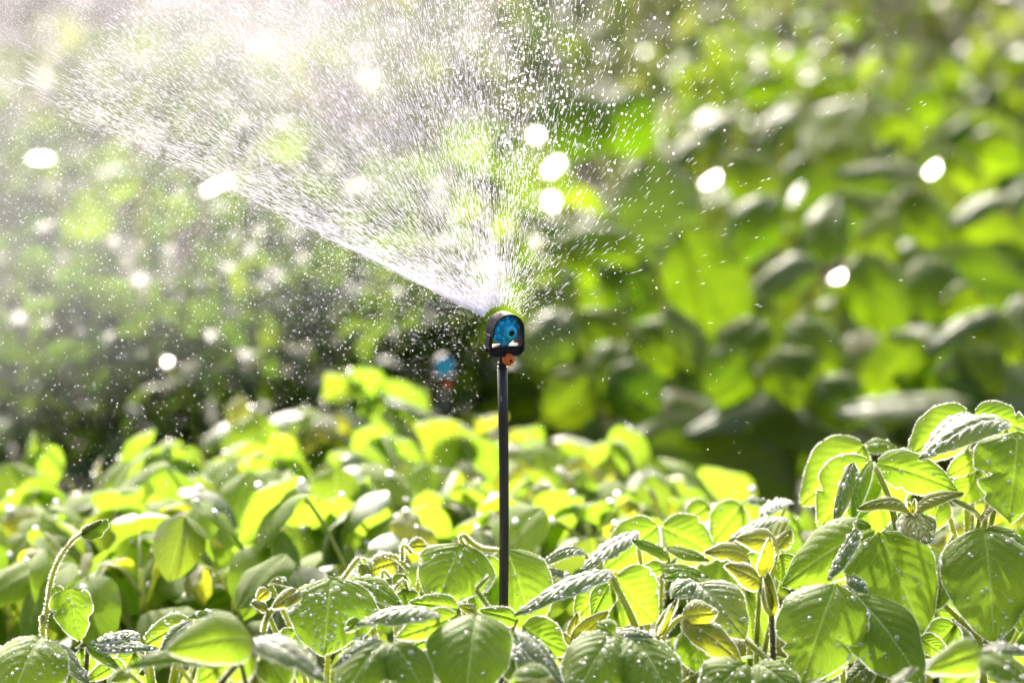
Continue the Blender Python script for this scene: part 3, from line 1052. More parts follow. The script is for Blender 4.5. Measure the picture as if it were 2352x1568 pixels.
def z4(x, y):
    return 605 + x * .2572, 1176.4 + y * .2572


def z5(x, y):
    return 1142.8 + x * .2858, 1142.8 + y * .2858


ZS = {z2: .4215, z3: .2928, z4: .2572, z5: .2858}


def hero_plant(z, stem_px, stem_py, D, label, leaves, seed, stem_mat='stem', stems=(), group='sharp bean plants in the front bed'):
    """leaves: base, tip (in the numbers of view z), width, depth at base, depth at tip, facing, material, beads, options"""
    sx, sy = z(stem_px, stem_py)
    top = at(sx, sy, D)
    top = top + np.array([0, .10, -.05])
    g = np.array([top[0], top[1], 0.0])
    t = thing('bean_plant', g, label, 'bean plant', group)
    tube_obj('stem', [g - [0, 0, .03], g + [.004, 0, top[2] * .45], top], [.0048, .0042, .0026], M[stem_mat], t, sides=8, hairs=1200, seed=seed)
    done = []
    for i, lf in enumerate(leaves):
        bx, by, tx, ty, w, d0, d1, hint, mat, beads = lf[:10]
        kw = dict(lf[10]) if len(lf) > 10 else {}
        B, T = at(*z(bx, by), d0), at(*z(tx, ty), d1)
        W = w * 1.10 * ZS[z] * d0 / FPX
        edge = kw.pop('edge', int(beads * .5))
        nopet = kw.pop('nopet', False)
        if (seed * 7 + i * 5) % 3 == 0 and w > 150:
            kw.setdefault('bite', 1 + (seed + i) % 3)
        add_blade('leaflet', t, B, T, W, hint_vec(hint, (B + T) / 2), mat, seed * 100 + i, hairs=kw.pop('hairs', 2300), beads=int(beads * .62), edge=edge, nu=44, nv=22, **{'bulge': .10, 'dome': .6, 'quilt': .0008, 'wave': .03, **kw})
        if nopet or any(np.linalg.norm(B - q) < .012 for q in done):
            continue
        done.append(B)
        A = g + (top - g) * random.uniform(.55, .95)
        if B[2] < A[2]:
            A = g + (top - g) * max(.2, B[2] / top[2] - .25)
        mid = A * .45 + B * .55 + np.array([0, .012, .022])
        tube_obj('petiole', [A, mid, B], [.0024, .0021, .0016], M[stem_mat], t, sides=7, hairs=1500, seed=seed * 7 + i)
    for st in stems:
        pts, rad, mt = st[:3]
        P = [at(*z(a, b), c) for a, b, c in pts]
        tube_obj('petiole', P, rad, M[mt], t, sides=8, hairs=st[3] if len(st) > 3 else 2600, seed=seed * 7 + 77, hairlen=.0017)
    return t


G, U, Mi, S, F_, DK = 'glow', 'up', 'mid', 'sheen', 'flat', 'dark'
b_, w_, y_ = 'bean', 'bean_wet', 'bean_young'

# right-hand tall plant (view z2)
hero_plant(z2, 1230, 520, 3.03, 'tallest bean plant, rising at the right edge with arched glowing leaves', [
    (1130, 100, 790, 340, 270, 3.02, 3.06, G, b_, 40, dict(bulge=.16)),
    (1120, 95, 870, 350, 210, 3.00, 2.97, S, w_, 130, dict(bulge=.08, dome=.9)),
    (1160, 100, 1480, 210, 210, 3.03, 3.05, G, b_, 40, dict(bulge=.18)),
    (1350, 150, 860, 350, 210, 2.97, 2.93, U, w_, 150, dict(bulge=.14)),
    (1400, 200, 1350, 690, 400, 2.93, 2.90, Mi, b_, 90, dict(bulge=.10, bite=4, wave=.05)),
    (1180, 330, 1010, 440, 120, 3.04, 3.04, DK, b_, 10),
    (1180, 400, 1090, 600, 200, 3.05, 3.06, G, b_, 20),
    (1190, 680, 1040, 570, 95, 2.93, 2.90, U, y_, 10, dict(hairs=3600)),
    (1200, 675, 1325, 575, 110, 2.93, 2.91, U, y_, 10, dict(hairs=3600)),
    (1215, 735, 1270, 1345, 490, 2.90, 2.85, Mi, b_, 150, dict(bulge=.08)),
    (1195, 720, 950, 1160, 270, 2.92, 2.90, 'left', b_, 60, dict(dome=.9)),
    (1225, 735, 1520, 900, 220, 2.92, 2.92, U, b_, 60),
    (1380, 1060, 1420, 1290, 150, 2.88, 2.87, Mi, b_, 20, dict(bite=4, wave=.08)),
    (985, 560, 900, 760, 160, 3.0, 3.02, G, b_, 20),
], 41, stems=[([(1050, 760, 2.91), (985, 900, 2.90), (970, 1040, 2.9), (955, 1150, 2.9)], [.0016, .0019, .0021, .0021], 'stem'),
             ([(985, 1130, 2.93), (1080, 1220, 2.93), (1190, 1330, 2.93), (1215, 1600, 2.93)], [.002, .0022, .0024, .003], 'stem')])

hero_plant(z2, 700, 900, 3.05, 'tall bean plant with translucent leaves over a small fuzzy three leaved shoot', [
    (600, 360, 320, 720, 330, 2.99, 3.03, G, b_, 60, dict(bulge=.16)),
    (500, 372, 395, 715, 120, 2.965, 2.95, S, w_, 120, dict(bulge=.05, dome=1.1)),
    (610, 370, 610, 770, 330, 3.0, 3.02, G, b_, 60, dict(dome=.4)),
    (630, 370, 1075, 520, 210, 2.99, 2.99, G, b_, 50, dict(bulge=.2)),
    (600, 362, 500, 700, 110, 2.955, 2.945, 'left', b_, 30, dict(nopet=True)),
    (560, 270, 215, 600, 310, 3.14, 3.16, G, b_, 20, dict(bulge=.16)),
    (560, 285, 775, 310, 130, 3.16, 3.16, U, b_, 10, dict(bulge=.2)),
    (805, 640, 525, 620, 120, 2.91, 2.885, (0, -.5, .8), y_, 20, dict(bulge=.2, hairs=3800, hairlen=.001)),
    (845, 635, 1108, 535, 120, 2.91, 2.885, (0, -.6, .8), y_, 20, dict(bulge=.16, hairs=3800, hairlen=.001)),
    (820, 645, 910, 810, 200, 2.91, 2.87, Mi, y_, 60, dict(hairs=3800, hairlen=.001)),
    (815, 640, 800, 580, 30, 2.905, 2.9, Mi, y_, 0, dict(hairs=3000)),
    (830, 640, 838, 565, 25, 2.905, 2.9, Mi, y_, 0, dict(hairs=3000)),
], 42, stems=[([(612, 372, 2.97), (665, 480, 2.96), (710, 600, 2.96), (745, 760, 2.96)], [.0022, .0022, .0024, .0026], 'stem')])

hero_plant(z2, 560, 1050, 2.96, 'bean plant with the large shaded leaf and folded droplet covered leaves, lower right', [
    (610, 740, 115, 1040, 340, 2.92, 2.93, (-.2, -.85, .5), b_, 40, dict(bulge=.14, dome=.8)),
    (525, 728, 365, 1010, 120, 2.885, 2.88, S, w_, 140, dict(bulge=.04, dome=1.0, nopet=True)),
    (640, 750, 880, 1300, 500, 2.90, 2.87, (0.15, -.85, .5), b_, 60, dict(bulge=.06, dome=.5)),
    (520, 690, 600, 720, 90, 2.91, 2.91, U, b_, 0),
    (410, 1030, 215, 1580, 470, 2.85, 2.81, Mi, b_, 140, dict(bulge=.08, dome=.6)),
    (510, 1100, 890, 1590, 400, 2.86, 2.82, (.1, -.75, .65), b_, 60, dict(bulge=.10, dome=.6)),
    (505, 1105, 540, 1450, 140, 2.88, 2.87, DK, b_, 0),
    (490, 1300, 330, 1560, 190, 2.90, 2.89, DK, b_, 10),
    (480, 990, 580, 1080, 100, 2.87, 2.86, U, w_, 40),
    (1060, 1250, 880, 1430, 200, 3.0, 3.02, G, b_, 10),
    (870, 1320, 1020, 1420, 110, 2.95, 2.95, DK, b_, 10),
    (600, 1470, 460, 1580, 180, 2.9, 2.9, U, w_, 40),
], 43, stems=[([(530, 1120, 2.855), (560, 1230, 2.845), (568, 1330, 2.84)], [.0018, .0016, .001], 'stem', 5000)])

hero_plant(z2, 1200, 1480, 2.62, 'very near out of focus bean plant in the bottom right corner', [
    (1195, 1395, 900, 1500, 180, 2.60, 2.56, G, b_, 0, dict(bulge=.16)),
    (1205, 1385, 1460, 1400, 110, 2.60, 2.58, S, w_, 40),
    (1210, 1420, 1450, 1570, 200, 2.58, 2.56, U, b_, 20),
    (1000, 1600, 1200, 1460, 160, 2.60, 2.6, G, b_, 10),
    (700, 1600, 850, 1480, 140, 2.62, 2.6, U, w_, 20),
], 44)

# middle right (view z5)
hero_plant(z5, 2140, 960, 2.96, 'bean shoot with a dark drooping bud and olive young leaves, right of the middle', [
    (2010, 500, 1660, 440, 190, 2.93, 2.91, (0, -.7, .7), y_, 20, dict(bulge=.2, hairs=3800)),
    (2110, 690, 1830, 540, 210, 2.90, 2.88, (0, -.75, .65), y_, 20, dict(bulge=.1, hairs=3800)),
    (2250, 390, 1915, 330, 220, 2.94, 2.92, (0, -.8, .6), y_, 20, dict(bulge=.18, hairs=3800)),
    (2130, 630, 2190, 320, 140, 2.905, 2.895, (.5, -.8, .3), y_, 10, dict(hairs=3800)),
    (2210, 950, 2170, 600, 120, 2.89, 2.885, (-.3, -.9, .2), y_, 0, dict(hairs=4500)),
    (2200, 900, 2140, 640, 60, 2.885, 2.88, (.6, -.8, .2), y_, 0, dict(hairs=4500)),
    (2260, 400, 2360, 260, 160, 2.96, 2.96, U, y_, 10),
    (1960, 680, 2210, 1260, 280, 2.99, 3.0, G, b_, 30, dict(dome=.5)),
    (2000, 460, 2100, 640, 200, 2.96, 2.97, G, b_, 20),
    (2280, 450, 2340, 700, 220, 2.98, 2.98, G, b_, 20),
], 45, stems=[([(2095, 690, 2.90), (2150, 820, 2.895), (2200, 950, 2.895), (2215, 1300, 2.9)], [.0016, .0018, .002, .0024], 'stem_brown', 3500),
             ([(1950, 1110, 2.91), (2060, 1200, 2.9), (2200, 1340, 2.89), (2290, 1500, 2.9)], [.002, .0022, .0024, .0026], 'stem', 3500)])

hero_plant(z5, 1120, 1120, 2.97, 'bean plant with a stout slanting stalk under glowing leaves, right of the riser', [
    (905, 595, 140, 945, 270, 2.90, 2.86, S, w_, 260, dict(bulge=.08, dome=.75, edge=120)),
    (945, 640, 1270, 1000, 520, 2.95, 2.97, G, b_, 70, dict(bulge=.12, dome=.5)),
    (900, 660, 620, 980, 320, 2.955, 2.97, G, b_, 50),
    (900, 690, 760, 960, 200, 2.93, 2.93, (-.2, -.9, .4), b_, 20, dict(nopet=True)),
    (210, 1030, 580, 1240, 310, 2.90, 2.88, DK, b_, 20),
    (600, 1160, 895, 905, 150, 2.87, 2.86, (.2, -.9, .3), y_, 0, dict(hairs=3400)),
    (600, 1165, 640, 920, 110, 2.875, 2.875, (-.3, -.9, .3), y_, 0, dict(hairs=3400)),
    (590, 1180, 530, 1080, 50, 2.87, 2.87, (-.3, -.9, .3), y_, 0, dict(hairs=3400)),
    (760, 1020, 880, 1180, 240, 2.93, 2.93, DK, b_, 0),
], 46, stems=[([(905, 600, 2.91), (960, 720, 2.905), (1040, 880, 2.9), (1115, 1060, 2.9), (1160, 1300, 2.92)], [.0020, .0023, .0026, .003, .003], 'stem', 1800)])

hero_plant(z5, 1560, 1180, 2.95, 'bean plant with a curled fuzzy young leaf and a hairy bud between wet leaves', [
    (1620, 695, 1990, 1130, 430, 2.92, 2.89, Mi, w_, 150, dict(bulge=.10)),
    (1610, 690, 1400, 800, 230, 2.93, 2.91, U, w_, 60, dict(bulge=.18)),
    (1620, 690, 1330, 650, 110, 2.94, 2.93, U, b_, 20, dict(bulge=.2)),
    (1495, 955, 1770, 920, 240, 2.865, 2.85, (0, -.95, .3), y_, 20, dict(bulge=.22, dome=.9, hairs=4500, hairlen=.0016)),
    (1510, 980, 1970, 1330, 250, 2.86, 2.84, (.3, -.9, .3), y_, 40, dict(bulge=.10, dome=.7)),
    (1285, 1110, 1445, 815, 90, 2.86, 2.86, (-.5, -.8, .3), y_, 10, dict(hairs=4500)),
    (1300, 1110, 1400, 860, 60, 2.855, 2.85, (.6, -.7, .3), y_, 0, dict(hairs=4500)),
    (1560, 1040, 1660, 1430, 330, 2.89, 2.88, DK, b_, 60),
    (1700, 1180, 1800, 1440, 180, 2.92, 2.93, G, b_, 10),
], 47, stems=[([(1490, 950, 2.862), (1420, 1000, 2.86), (1350, 1080, 2.86), (1330, 1150, 2.87), (1340, 1400, 2.9)], [.0016, .0018, .0018, .002, .0024], 'stem', 3500)])

hero_plant(z5, 1000, 1300, 2.86, 'front bean plant with two broad droplet covered leaves and a folded one on top', [
    (930, 1100, 610, 1620, 580, 2.81, 2.76, Mi, b_, 170, dict(bulge=.08, dome=.7)),
    (1080, 1110, 1420, 1670, 500, 2.81, 2.76, (.15, -.75, .65), b_, 140, dict(bulge=.08, dome=.6)),
    (950, 1090, 1250, 1125, 120, 2.82, 2.80, S, w_, 50, dict(bulge=.1)),
    (945, 1095, 800, 1020, 150, 2.82, 2.84, G, b_, 10, dict(bulge=.25)),
    (1990, 1330, 1670, 1680, 500, 2.80, 2.77, Mi, b_, 110, dict(bulge=.12)),
    (2070, 1340, 2430, 1620, 360, 2.80, 2.77, (.2, -.7, .65), b_, 70, dict(bulge=.12)),
    (180, 1070, 540, 1530, 270, 2.80, 2.77, 'right', w_, 120, dict(bulge=.08)),
    (60, 1180, 330, 1560, 300, 2.82, 2.79, Mi, b_, 90),
    (150, 1480, 420, 1430, 240, 2.66, 2.63, U, b_, 10, dict(bulge=.25)),
], 48)

hero_plant(z5, 1300, 600, 3.12, 'soft bean plant with two arched glowing leaves behind the sharp ones, right of the riser', [
    (1290, 225, 860, 570, 400, 3.20, 3.22, G, b_, 10, dict(bulge=.16)),
    (1320, 235, 1770, 480, 400, 3.20, 3.22, G, b_, 10, dict(bulge=.18)),
    (1380, 400, 1705, 510, 140, 3.08, 3.06, S, b_, 10, dict(bulge=.04)),
    (1375, 490, 1080, 340, 150, 3.06, 3.06, U, b_, 10, dict(bulge=.12)),
    (1115, 275, 655, 600, 230, 3.08, 3.04, S, w_, 160, dict(bulge=.06)),
    (705, 450, 335, 560, 130, 3.08, 3.06, U, w_, 50, dict(bulge=.22)),
    (350, 590, 640, 660, 100, 3.06, 3.05, S, w_, 60),
    (1330, 560, 1130, 600, 130, 3.05, 3.05, DK, b_, 0),
    (1320, 570, 1700, 640, 160, 3.04, 3.03, U, b_, 10),
], 49, stems=[([(1305, 235, 3.19), (1320, 350, 3.17), (1320, 520, 3.14), (1300, 700, 3.12)], [.002, .0022, .0024, .0026], 'stem')])

hero_plant(z5, 1900, 420, 3.3, 'soft bean plant with a white glittering leaf, in front of the dark gap', [
    (2330, 30, 2110, 150, 190, 3.24, 3.2, S, w_, 120),
    (1960, 60, 1720, 360, 300, 3.30, 3.32, G, b_, 10, dict(bulge=.14)),
    (2330, 170, 1850, 360, 200, 3.18, 3.14, S, w_, 30),
    (1950, 50, 2100, 300, 260, 3.32, 3.34, G, b_, 10),
    (2000, 20, 2180, 40, 120, 3.3, 3.3, S, w_, 40),
    (1700, 60, 1500, 200, 200, 3.36, 3.36, G, b_, 0),
], 50)

# middle left of the riser (view z4)
hero_plant(z4, 1780, 760, 2.96, 'bean plant with quilted round leaf and looped hairy stalk just left of the riser', [
    (1790, 285, 1540, 830, 680, 2.93, 2.90, (-.1, -.72, .65), b_, 130, dict(bulge=.10, dome=.6, quilt=.0012)),
    (60 + 2100, 330, 2420, 1100, 640, 3.02, 3.0, (.2, -.8, .5), b_, 60, dict(bulge=.1)),
    (2000, 385, 2010, 880, 260, 3.0, 3.01, G, b_, 20),
    (1860, 700, 1960, 930, 120, 2.95, 2.95, DK, b_, 0),
    (2260, 960, 1925, 870, 160, 2.87, 2.86, G, b_, 20, dict(bulge=.2)),
    (1885, 880, 1740, 830, 90, 2.89, 2.88, G, y_, 10, dict(bulge=.3)),
    (1735, 860, 1300, 800, 200, 2.88, 2.87, G, b_, 40, dict(bulge=.2)),
], 51, stems=[([(1790, 290, 2.93), (1760, 230, 2.925), (1790, 205, 2.92), (1860, 270, 2.92), (1960, 325, 2.94), (2090, 335, 2.98)], [.0015, .0016, .0017, .0018, .002, .002], 'stem', 5000),
             ([(2010, 850, 2.9), (1960, 770, 2.9), (1900, 690, 2.9)], [.0018, .0017, .0016], 'stem', 5000),
             ([(1905, 680, 2.9), (1950, 630, 2.9), (2015, 565, 2.9)], [.0014, .0014, .0012], 'stem', 5000)])

hero_plant(z4, 1150, 800, 2.99, 'bean plant with small curled leaves and a tuft of shining stalks beside quilted leaf', [
    (1180, 440, 895, 540, 220, 2.98, 2.98, G, y_, 30, dict(bulge=.3, dome=.9, hairs=4000)),
    (1445, 290, 1275, 310, 140, 3.0, 3.0, G, y_, 10, dict(bulge=.35, dome=1.0, hairs=4000)),
    (1260, 560, 1180, 700, 150, 2.97, 2.97, G, b_, 20),
    (805, 605, 1240, 840, 280, 2.94, 2.92, U, b_, 60, dict(bulge=.12)),
    (860, 470, 970, 590, 130, 2.97, 2.97, U, y_, 20),
    (830, 430, 1000, 620, 160, 2.98, 2.98, DK, b_, 10),
    (1250, 690, 1330, 900, 220, 2.95, 2.95, G, b_, 20),
], 52, stems=[([(705, 600, 2.93), (770, 510, 2.93), (840, 420, 2.93), (865, 450, 2.94)], [.0016, .0017, .0017, .0012], 'stem', 5500),
             ([(1120, 380, 2.97), (1200, 410, 2.97), (1290, 500, 2.97)], [.0016, .0017, .0017], 'stem', 5500),
             ([(1240, 430, 2.96), (1245, 290, 2.96), (1325, 360, 2.96)], [.0014, .0013, .0012], 'stem', 5500),
             ([(1060, 620, 2.95), (1070, 520, 2.95), (1130, 580, 2.95)], [.0012, .0012, .001], 'stem', 5500),
             ([(1290, 700, 2.95), (1250, 600, 2.95), (1170, 680, 2.95)], [.0012, .0012, .001], 'stem', 5500)])

hero_plant(z4, 500, 1200, 2.97, 'bean plant with a big dark leaf thickly covered in drops', [
    (610, 585, 540, 1270, 780, 2.91, 2.87, Mi, b_, 420, dict(bulge=.09, dome=.65, edge=60)),
    (330, 700, 80, 850, 150, 2.90, 2.88, (0, -.85, .5), y_, 20, dict(bulge=.1, hairs=4500, nopet=True)),
    (60, 640, 240, 660, 90, 2.93, 2.92, U, y_, 10, dict(bulge=.3, hairs=4500)),
    (40, 690, -60, 790, 110, 2.92, 2.92, G, y_, 10, dict(bulge=.25, hairs=4500)),
    (845, 960, 730, 1060, 110, 2.87, 2.86, G, b_, 10, dict(bulge=.2)),
    (30, 870, -110, 800, 110, 2.9, 2.9, U, y_, 10, dict(bulge=.2, hairs=4500)),
    (760, 1100, 820, 1330, 160, 2.9, 2.9, G, b_, 20),
    (300, 1050, 200, 1230, 240, 2.93, 2.93, G, b_, 20),
], 53, stems=[([(320, 705, 2.895), (200, 790, 2.89), (80, 870, 2.9), (30, 940, 2.905), (0, 1060, 2.92)], [.0012, .0015, .0017, .0018, .002], 'stem', 4500)])

hero_plant(z4, 1100, 1350, 2.84, 'near soft bean plant with pale blurred leaves, bottom middle left of the riser', [
    (1560, 910, 820, 1010, 330, 2.76, 2.73, S, w_, 60, dict(bulge=.12, dome=.7)),
    (1720, 920, 1180, 1120, 240, 2.77, 2.76, (0, -1, .1), b_, 20, dict(bulge=.1)),
    (1080, 1165, 700, 1730, 500, 2.74, 2.70, (-.2, -.7, .65), b_, 30, dict(bulge=.12)),
    (1130, 1160, 1490, 1730, 440, 2.74, 2.70, (.2, -.7, .65), b_, 30, dict(bulge=.12)),
    (1060, 1150, 620, 1390, 130, 2.73, 2.70, S, w_, 30, dict(bulge=.14)),
    (1550, 1090, 1290, 1200, 160, 2.79, 2.79, G, b_, 20),
    (1200, 1210, 1560, 1260, 200, 2.83, 2.83, DK, b_, 0),
], 54)
hero_plant(z4, 2000, 1250, 2.86, 'near soft bean plant with one large pale leaf right below the riser foot', [
    (1905, 905, 1800, 1720, 720, 2.76, 2.70, Mi, b_, 60, dict(bulge=.10, dome=.6)),
    (2240, 1180, 2380, 1560, 200, 2.78, 2.76, 'right', w_, 70),
    (2230, 1130, 2330, 1230, 100, 2.79, 2.78, U, b_, 20),
    (1950, 1100, 1560, 1500, 300, 2.82, 2.82, DK, b_, 0),
], 55)

# left (view z3)
hero_plant(z3, 480, 1560, 2.95, 'bean plant at the left edge with a large beaded leaf and a small folded one', [
    (320, 1205, 80, 1740, 580, 2.88, 2.83, Mi, b_, 220, dict(bulge=.10, dome=.6)),
    (355, 1240, 700, 1580, 240, 2.89, 2.87, 'right', w_, 130, dict(bulge=.1, bite=2)),
    (690, 1285, 970, 1490, 110, 2.90, 2.89, (.4, -.7, .6), b_, 30, dict(dome=1.1, hairs=3500)),
    (895, 1410, 680, 1545, 120, 2.90, 2.89, DK, b_, 20),
    (640, 1300, 740, 1480, 140, 2.94, 2.95, G, b_, 20),
    (560, 1330, 370, 1390, 110, 2.93, 2.93, G, b_, 10),
    (870, 1380, 1000, 1560, 110, 2.93, 2.94, G, b_, 10),
    (580, 1280, 640, 1230, 50, 2.92, 2.92, U, y_, 0),
    (400, 1420, 500, 1560, 90, 2.92, 2.92, U, w_, 30),
    (530, 1480, 690, 1600, 160, 2.93, 2.93, G, b_, 20),
], 56, stem_mat='stem_brown')
hero_plant(z3, 1150, 1450, 2.99, 'bean plant with a flat grey wet leaf and yellow rimmed leaves, lower left', [
    (1095, 1195, 750, 1255, 150, 2.91, 2.90, S, w_, 160, dict(bulge=.12)),
    (760, 1300, 1250, 1300, 150, 2.90, 2.89, S, w_, 160, dict(bulge=.06, nopet=True)),
    (1495, 1075, 1085, 1290, 220, 2.95, 2.94, G, b_, 40, dict(bulge=.2)),
    (1500, 1090, 1250, 1330, 160, 2.92, 2.91, U, w_, 80, dict(bulge=.12)),
    (1700, 1060, 1480, 1060, 90, 2.96, 2.96, U, b_, 30, dict(bulge=.25)),
    (1640, 1070, 1560, 1330, 240, 2.98, 3.0, G, b_, 10),
    (1740, 1060, 1690, 1250, 160, 2.98, 3.0, G, b_, 10),
    (1050, 1330, 930, 1560, 200, 2.96, 2.97, G, b_, 10),
], 57)
hero_plant(z3, 1900, 1500, 2.66, 'nearest bean plant, wholly out of focus, bottom left of the middle', [
    (1965, 1225, 1300, 1310, 400, 2.58, 2.54, (0, -.9, .35), b_, 10, dict(bulge=.22, dome=.8)),
    (2000, 1220, 2560, 1560, 260, 2.60, 2.55, S, w_, 50, dict(bulge=.10)),
    (2080, 1260, 2480, 1390, 190, 2.62, 2.60, G, b_, 10, dict(bulge=.16)),
    (1610, 1420, 985, 1450, 190, 2.60, 2.56, U, b_, 10, dict(bulge=.14)),
    (1950, 1260, 1550, 1560, 420, 2.64, 2.64, G, b_, 10),
    (1000, 1480, 870, 1560, 120, 2.62, 2.6, G, b_, 0),
    (2100, 1330, 2250, 1600, 300, 2.68, 2.66, G, b_, 10),
    (1330, 1340, 1100, 1380, 100, 2.66, 2.64, S, w_, 30),
], 58, stems=[([(1985, 1240, 2.59), (1870, 1400, 2.6), (1740, 1560, 2.6), (1690, 1680, 2.62)], [.0018, .002, .0022, .0024], 'stem_brown', 1500),
             ([(1870, 1360, 2.63), (1900, 1450, 2.63), (1930, 1580, 2.63)], [.0014, .0015, .0018], 'stem_brown', 1500)])

# the tall curved shoot on the left
g = at(*z3(480, 1560), 2.98)
g[2] = 0
shoot = thing('bean_shoot', g, 'lone curved hairy bean shoot with a folded bud tip and one heart shaped leaf', 'bean shoot', 'sharp bean plants in the front bed')
base = at(*z3(335, 1200), 2.93)
P = [g - [0, 0, .02], g * .4 + base * .6 - [0, 0, .04], base] + [at(*z3(a, b), 2.93) for a, b in [(352, 1090), (372, 960), (388, 850), (402, 760), (430, 670), (475, 575), (530, 495), (590, 430), (650, 388)]]
tube_obj('stem', P, [.0022, .0022, .0020, .0020, .0019, .0018, .0017, .0016, .0015, .0014, .0013, .0012], M['stem'], shoot, sides=9, hairs=4200, hairlen=.0019, seed=5)
B, T = at(*z3(640, 405), 2.93), at(*z3(842, 292), 2.925)
add_blade('bud_leaf', shoot, B, T, .0165, (-.3, -.7, .6), 'bean', 9001, bulge=.05, dome=1.0, hairs=4500, hairlen=.0012, p=.35, q=.35, wave=.06)
add_blade('bud_leaf', shoot, B + [0, .001, -.001], at(*z3(815, 350), 2.93), .014, (.3, -.8, -.4), 'bean_young', 9002, bulge=.05, dome=1.35, hairs=4500, hairlen=.0012, p=.35, q=.5, wave=.06)
add_blade('bud_leaf', shoot, B - [0, .001, -.0005], at(*z3(800, 290), 2.925), .007, (-.3, -.9, .3), 'bean_young', 9003, bulge=.08, dome=1.35, hairs=4500, hairlen=.0012, p=.4, q=.5)
tube_obj('petiole', [at(*z3(388, 1010), 2.93), at(*z3(430, 962), 2.925), at(*z3(490, 950), 2.92)], [.0014, .0014, .0012], M['stem'], shoot, sides=7, hairs=2500)
B = at(*z3(545, 830), 2.916)
add_blade('heart_leaf', shoot, B, at(*z3(625, 1235), 2.905), .0315, (.15, -.97, .2), 'bean', 9004, bulge=.03, dome=.3, hairs=3200, hairlen=.0011, beads=22, p=.26, q=.72, bite=3)
add_blade('heart_leaf', shoot, at(*z3(492, 950), 2.918), at(*z3(425, 815), 2.925), .0125, (-.4, -.9, .2), 'bean', 9006, bulge=.05, dome=.4, hairs=3200, hairlen=.0011, p=.5, q=.35)

# fuller leaves lower down between the sharp ones
NEARV = leaflet_variants(6, 'bean', 22, 14, 6000)
NEARW = leaflet_variants(3, 'bean_wet', 22, 14, 6100)
NEARY = leaflet_variants(3, 'bean_young', 16, 10, 6200)
fill = [(-40, 1470, 3.06), (180, 1500, 3.1), (380, 1500, 3.08), (560, 1510, 3.06), (770, 1480, 3.1), (960, 1430, 3.1), (1090, 1430, 3.14), (1300, 1400, 3.12), (1470, 1420, 3.06), (1640, 1400, 3.08), (1790, 1290, 3.12), (1930, 1230, 3.16), (2080, 1200, 3.16), (2260, 1180, 3.14), (2420, 1160, 3.1),
        (1900, 1480, 2.96), (2150, 1500, 2.96), (1350, 1580, 2.9), (650, 1640, 2.86), (300, 1650, 2.86),
        (1560, 1500, 2.95), (1720, 1500, 2.93), (2030, 1590, 2.86), (2290, 1480, 2.95), (450, 1570, 2.94), (930, 1520, 2.93), (90, 1590, 2.93), (1180, 1530, 2.92)]
for i, (px, py, D) in enumerate(fill):
    p = at(px, py, D)
    words = ['half hidden bean plant low in the shade of the front bed, {} from the left', 'half hidden bean plant at the bottom right under the large leaves', 'half hidden bean plant at the bottom, between beaded leaves']
    lab = words[0].format(['first', 'second', 'third', 'fourth', 'fifth', 'sixth', 'seventh', 'eighth', 'ninth', 'tenth', 'eleventh', 'twelfth', 'thirteenth', 'fourteenth', 'fifteenth'][i]) if i < 15 else \
        ['half hidden bean plant under the folded leaf at the lower right', 'half hidden bean plant under the bitten leaf at the right', 'half hidden bean plant under the two broad front leaves', 'half hidden bean plant under the bottom middle leaves', 'half hidden bean plant under the nearest blurred leaves',
         'half hidden bean plant under the curled fuzzy young leaf', 'half hidden bean plant at the foot of the dark drooping bud', 'half hidden bean plant at the bottom right under a big beaded leaf',
         'half hidden bean plant at the right edge under the hanging beaded leaf', 'half hidden bean plant below the flat grey wet leaf', 'half hidden bean plant under the thickly beaded dark leaf',
         'half hidden bean plant at the foot of the lone curved shoot', 'half hidden bean plant around the foot of the riser'][i - 15]
    bean_plant(p[0], p[1], p[2] - .03, lab, 1300 + i, nodes=9, size=.078, group='half hidden bean plants of the front bed', lib=(NEARV, NEARW, NEARY), sparkle=2, spreadz=.3)


# ------------------------------------------------------------------ the sprinklers
def prism_y(poly, y0, y1):
    """a polygon in x, z pushed from y0 to y1"""
    n = len(poly)
    V = [(x, y0, z) for x, z in poly] + [(x, y1, z) for x, z in poly]
    side = np.array([(i, (i + 1) % n, n + (i + 1) % n, n + i) for i in range(n)])
    return np.array(V, float), [side, np.array([list(range(n))[::-1]]), np.array([list(range(n, 2 * n))])]


def strip_y(path_o, path_i, y0, y1):
    """a band between an outer and an inner open path in x, z, from y0 to y1"""
    n = len(path_o)
    V = []
    for y in (y0, y1):
        V += [(x, y, z) for x, z in path_o]
        V += [(x, y, z) for x, z in path_i]
    F = []
    for i in range(n - 1):
        o0, o1, i0, i1 = i, i + 1, n + i, n + i + 1
        p0, p1, j0, j1 = 2 * n + i, 2 * n + i + 1, 3 * n + i, 3 * n + i + 1
        F += [(o0, p0, p1, o1), (i0, i1, j1, j0), (o0, o1, i1, i0), (p0, j0, j1, p1)]
    F += [(0, n, 3 * n, 2 * n), (n - 1, 3 * n - 1, 4 * n - 1, 2 * n - 1)]
    return np.array(V, float), [np.array(F)]


def lathe_y(profile, sides, ridge=0.0, centre=(0, 0)):
    """a profile of (y, r) turned about a line along y; ridge makes every other column stand proud"""
    V, F = [], []
    for y, r in profile:
        for k in range(sides):
            a = 2 * math.pi * k / sides
            rr = r + (ridge if k % 2 else 0)
            V.append((centre[0] + rr * math.cos(a), y, centre[1] + rr * math.sin(a)))
    for i in range(len(profile) - 1):
        for k in range(sides):
            F.append((i * sides + k, i * sides + (k + 1) % sides, (i + 1) * sides + (k + 1) % sides, (i + 1) * sides + k))
    m = len(profile) - 1
    return np.array(V, float), [np.array(F), np.array([list(range(sides))]), np.array([[m * sides + k for k in range(sides)][::-1]])]


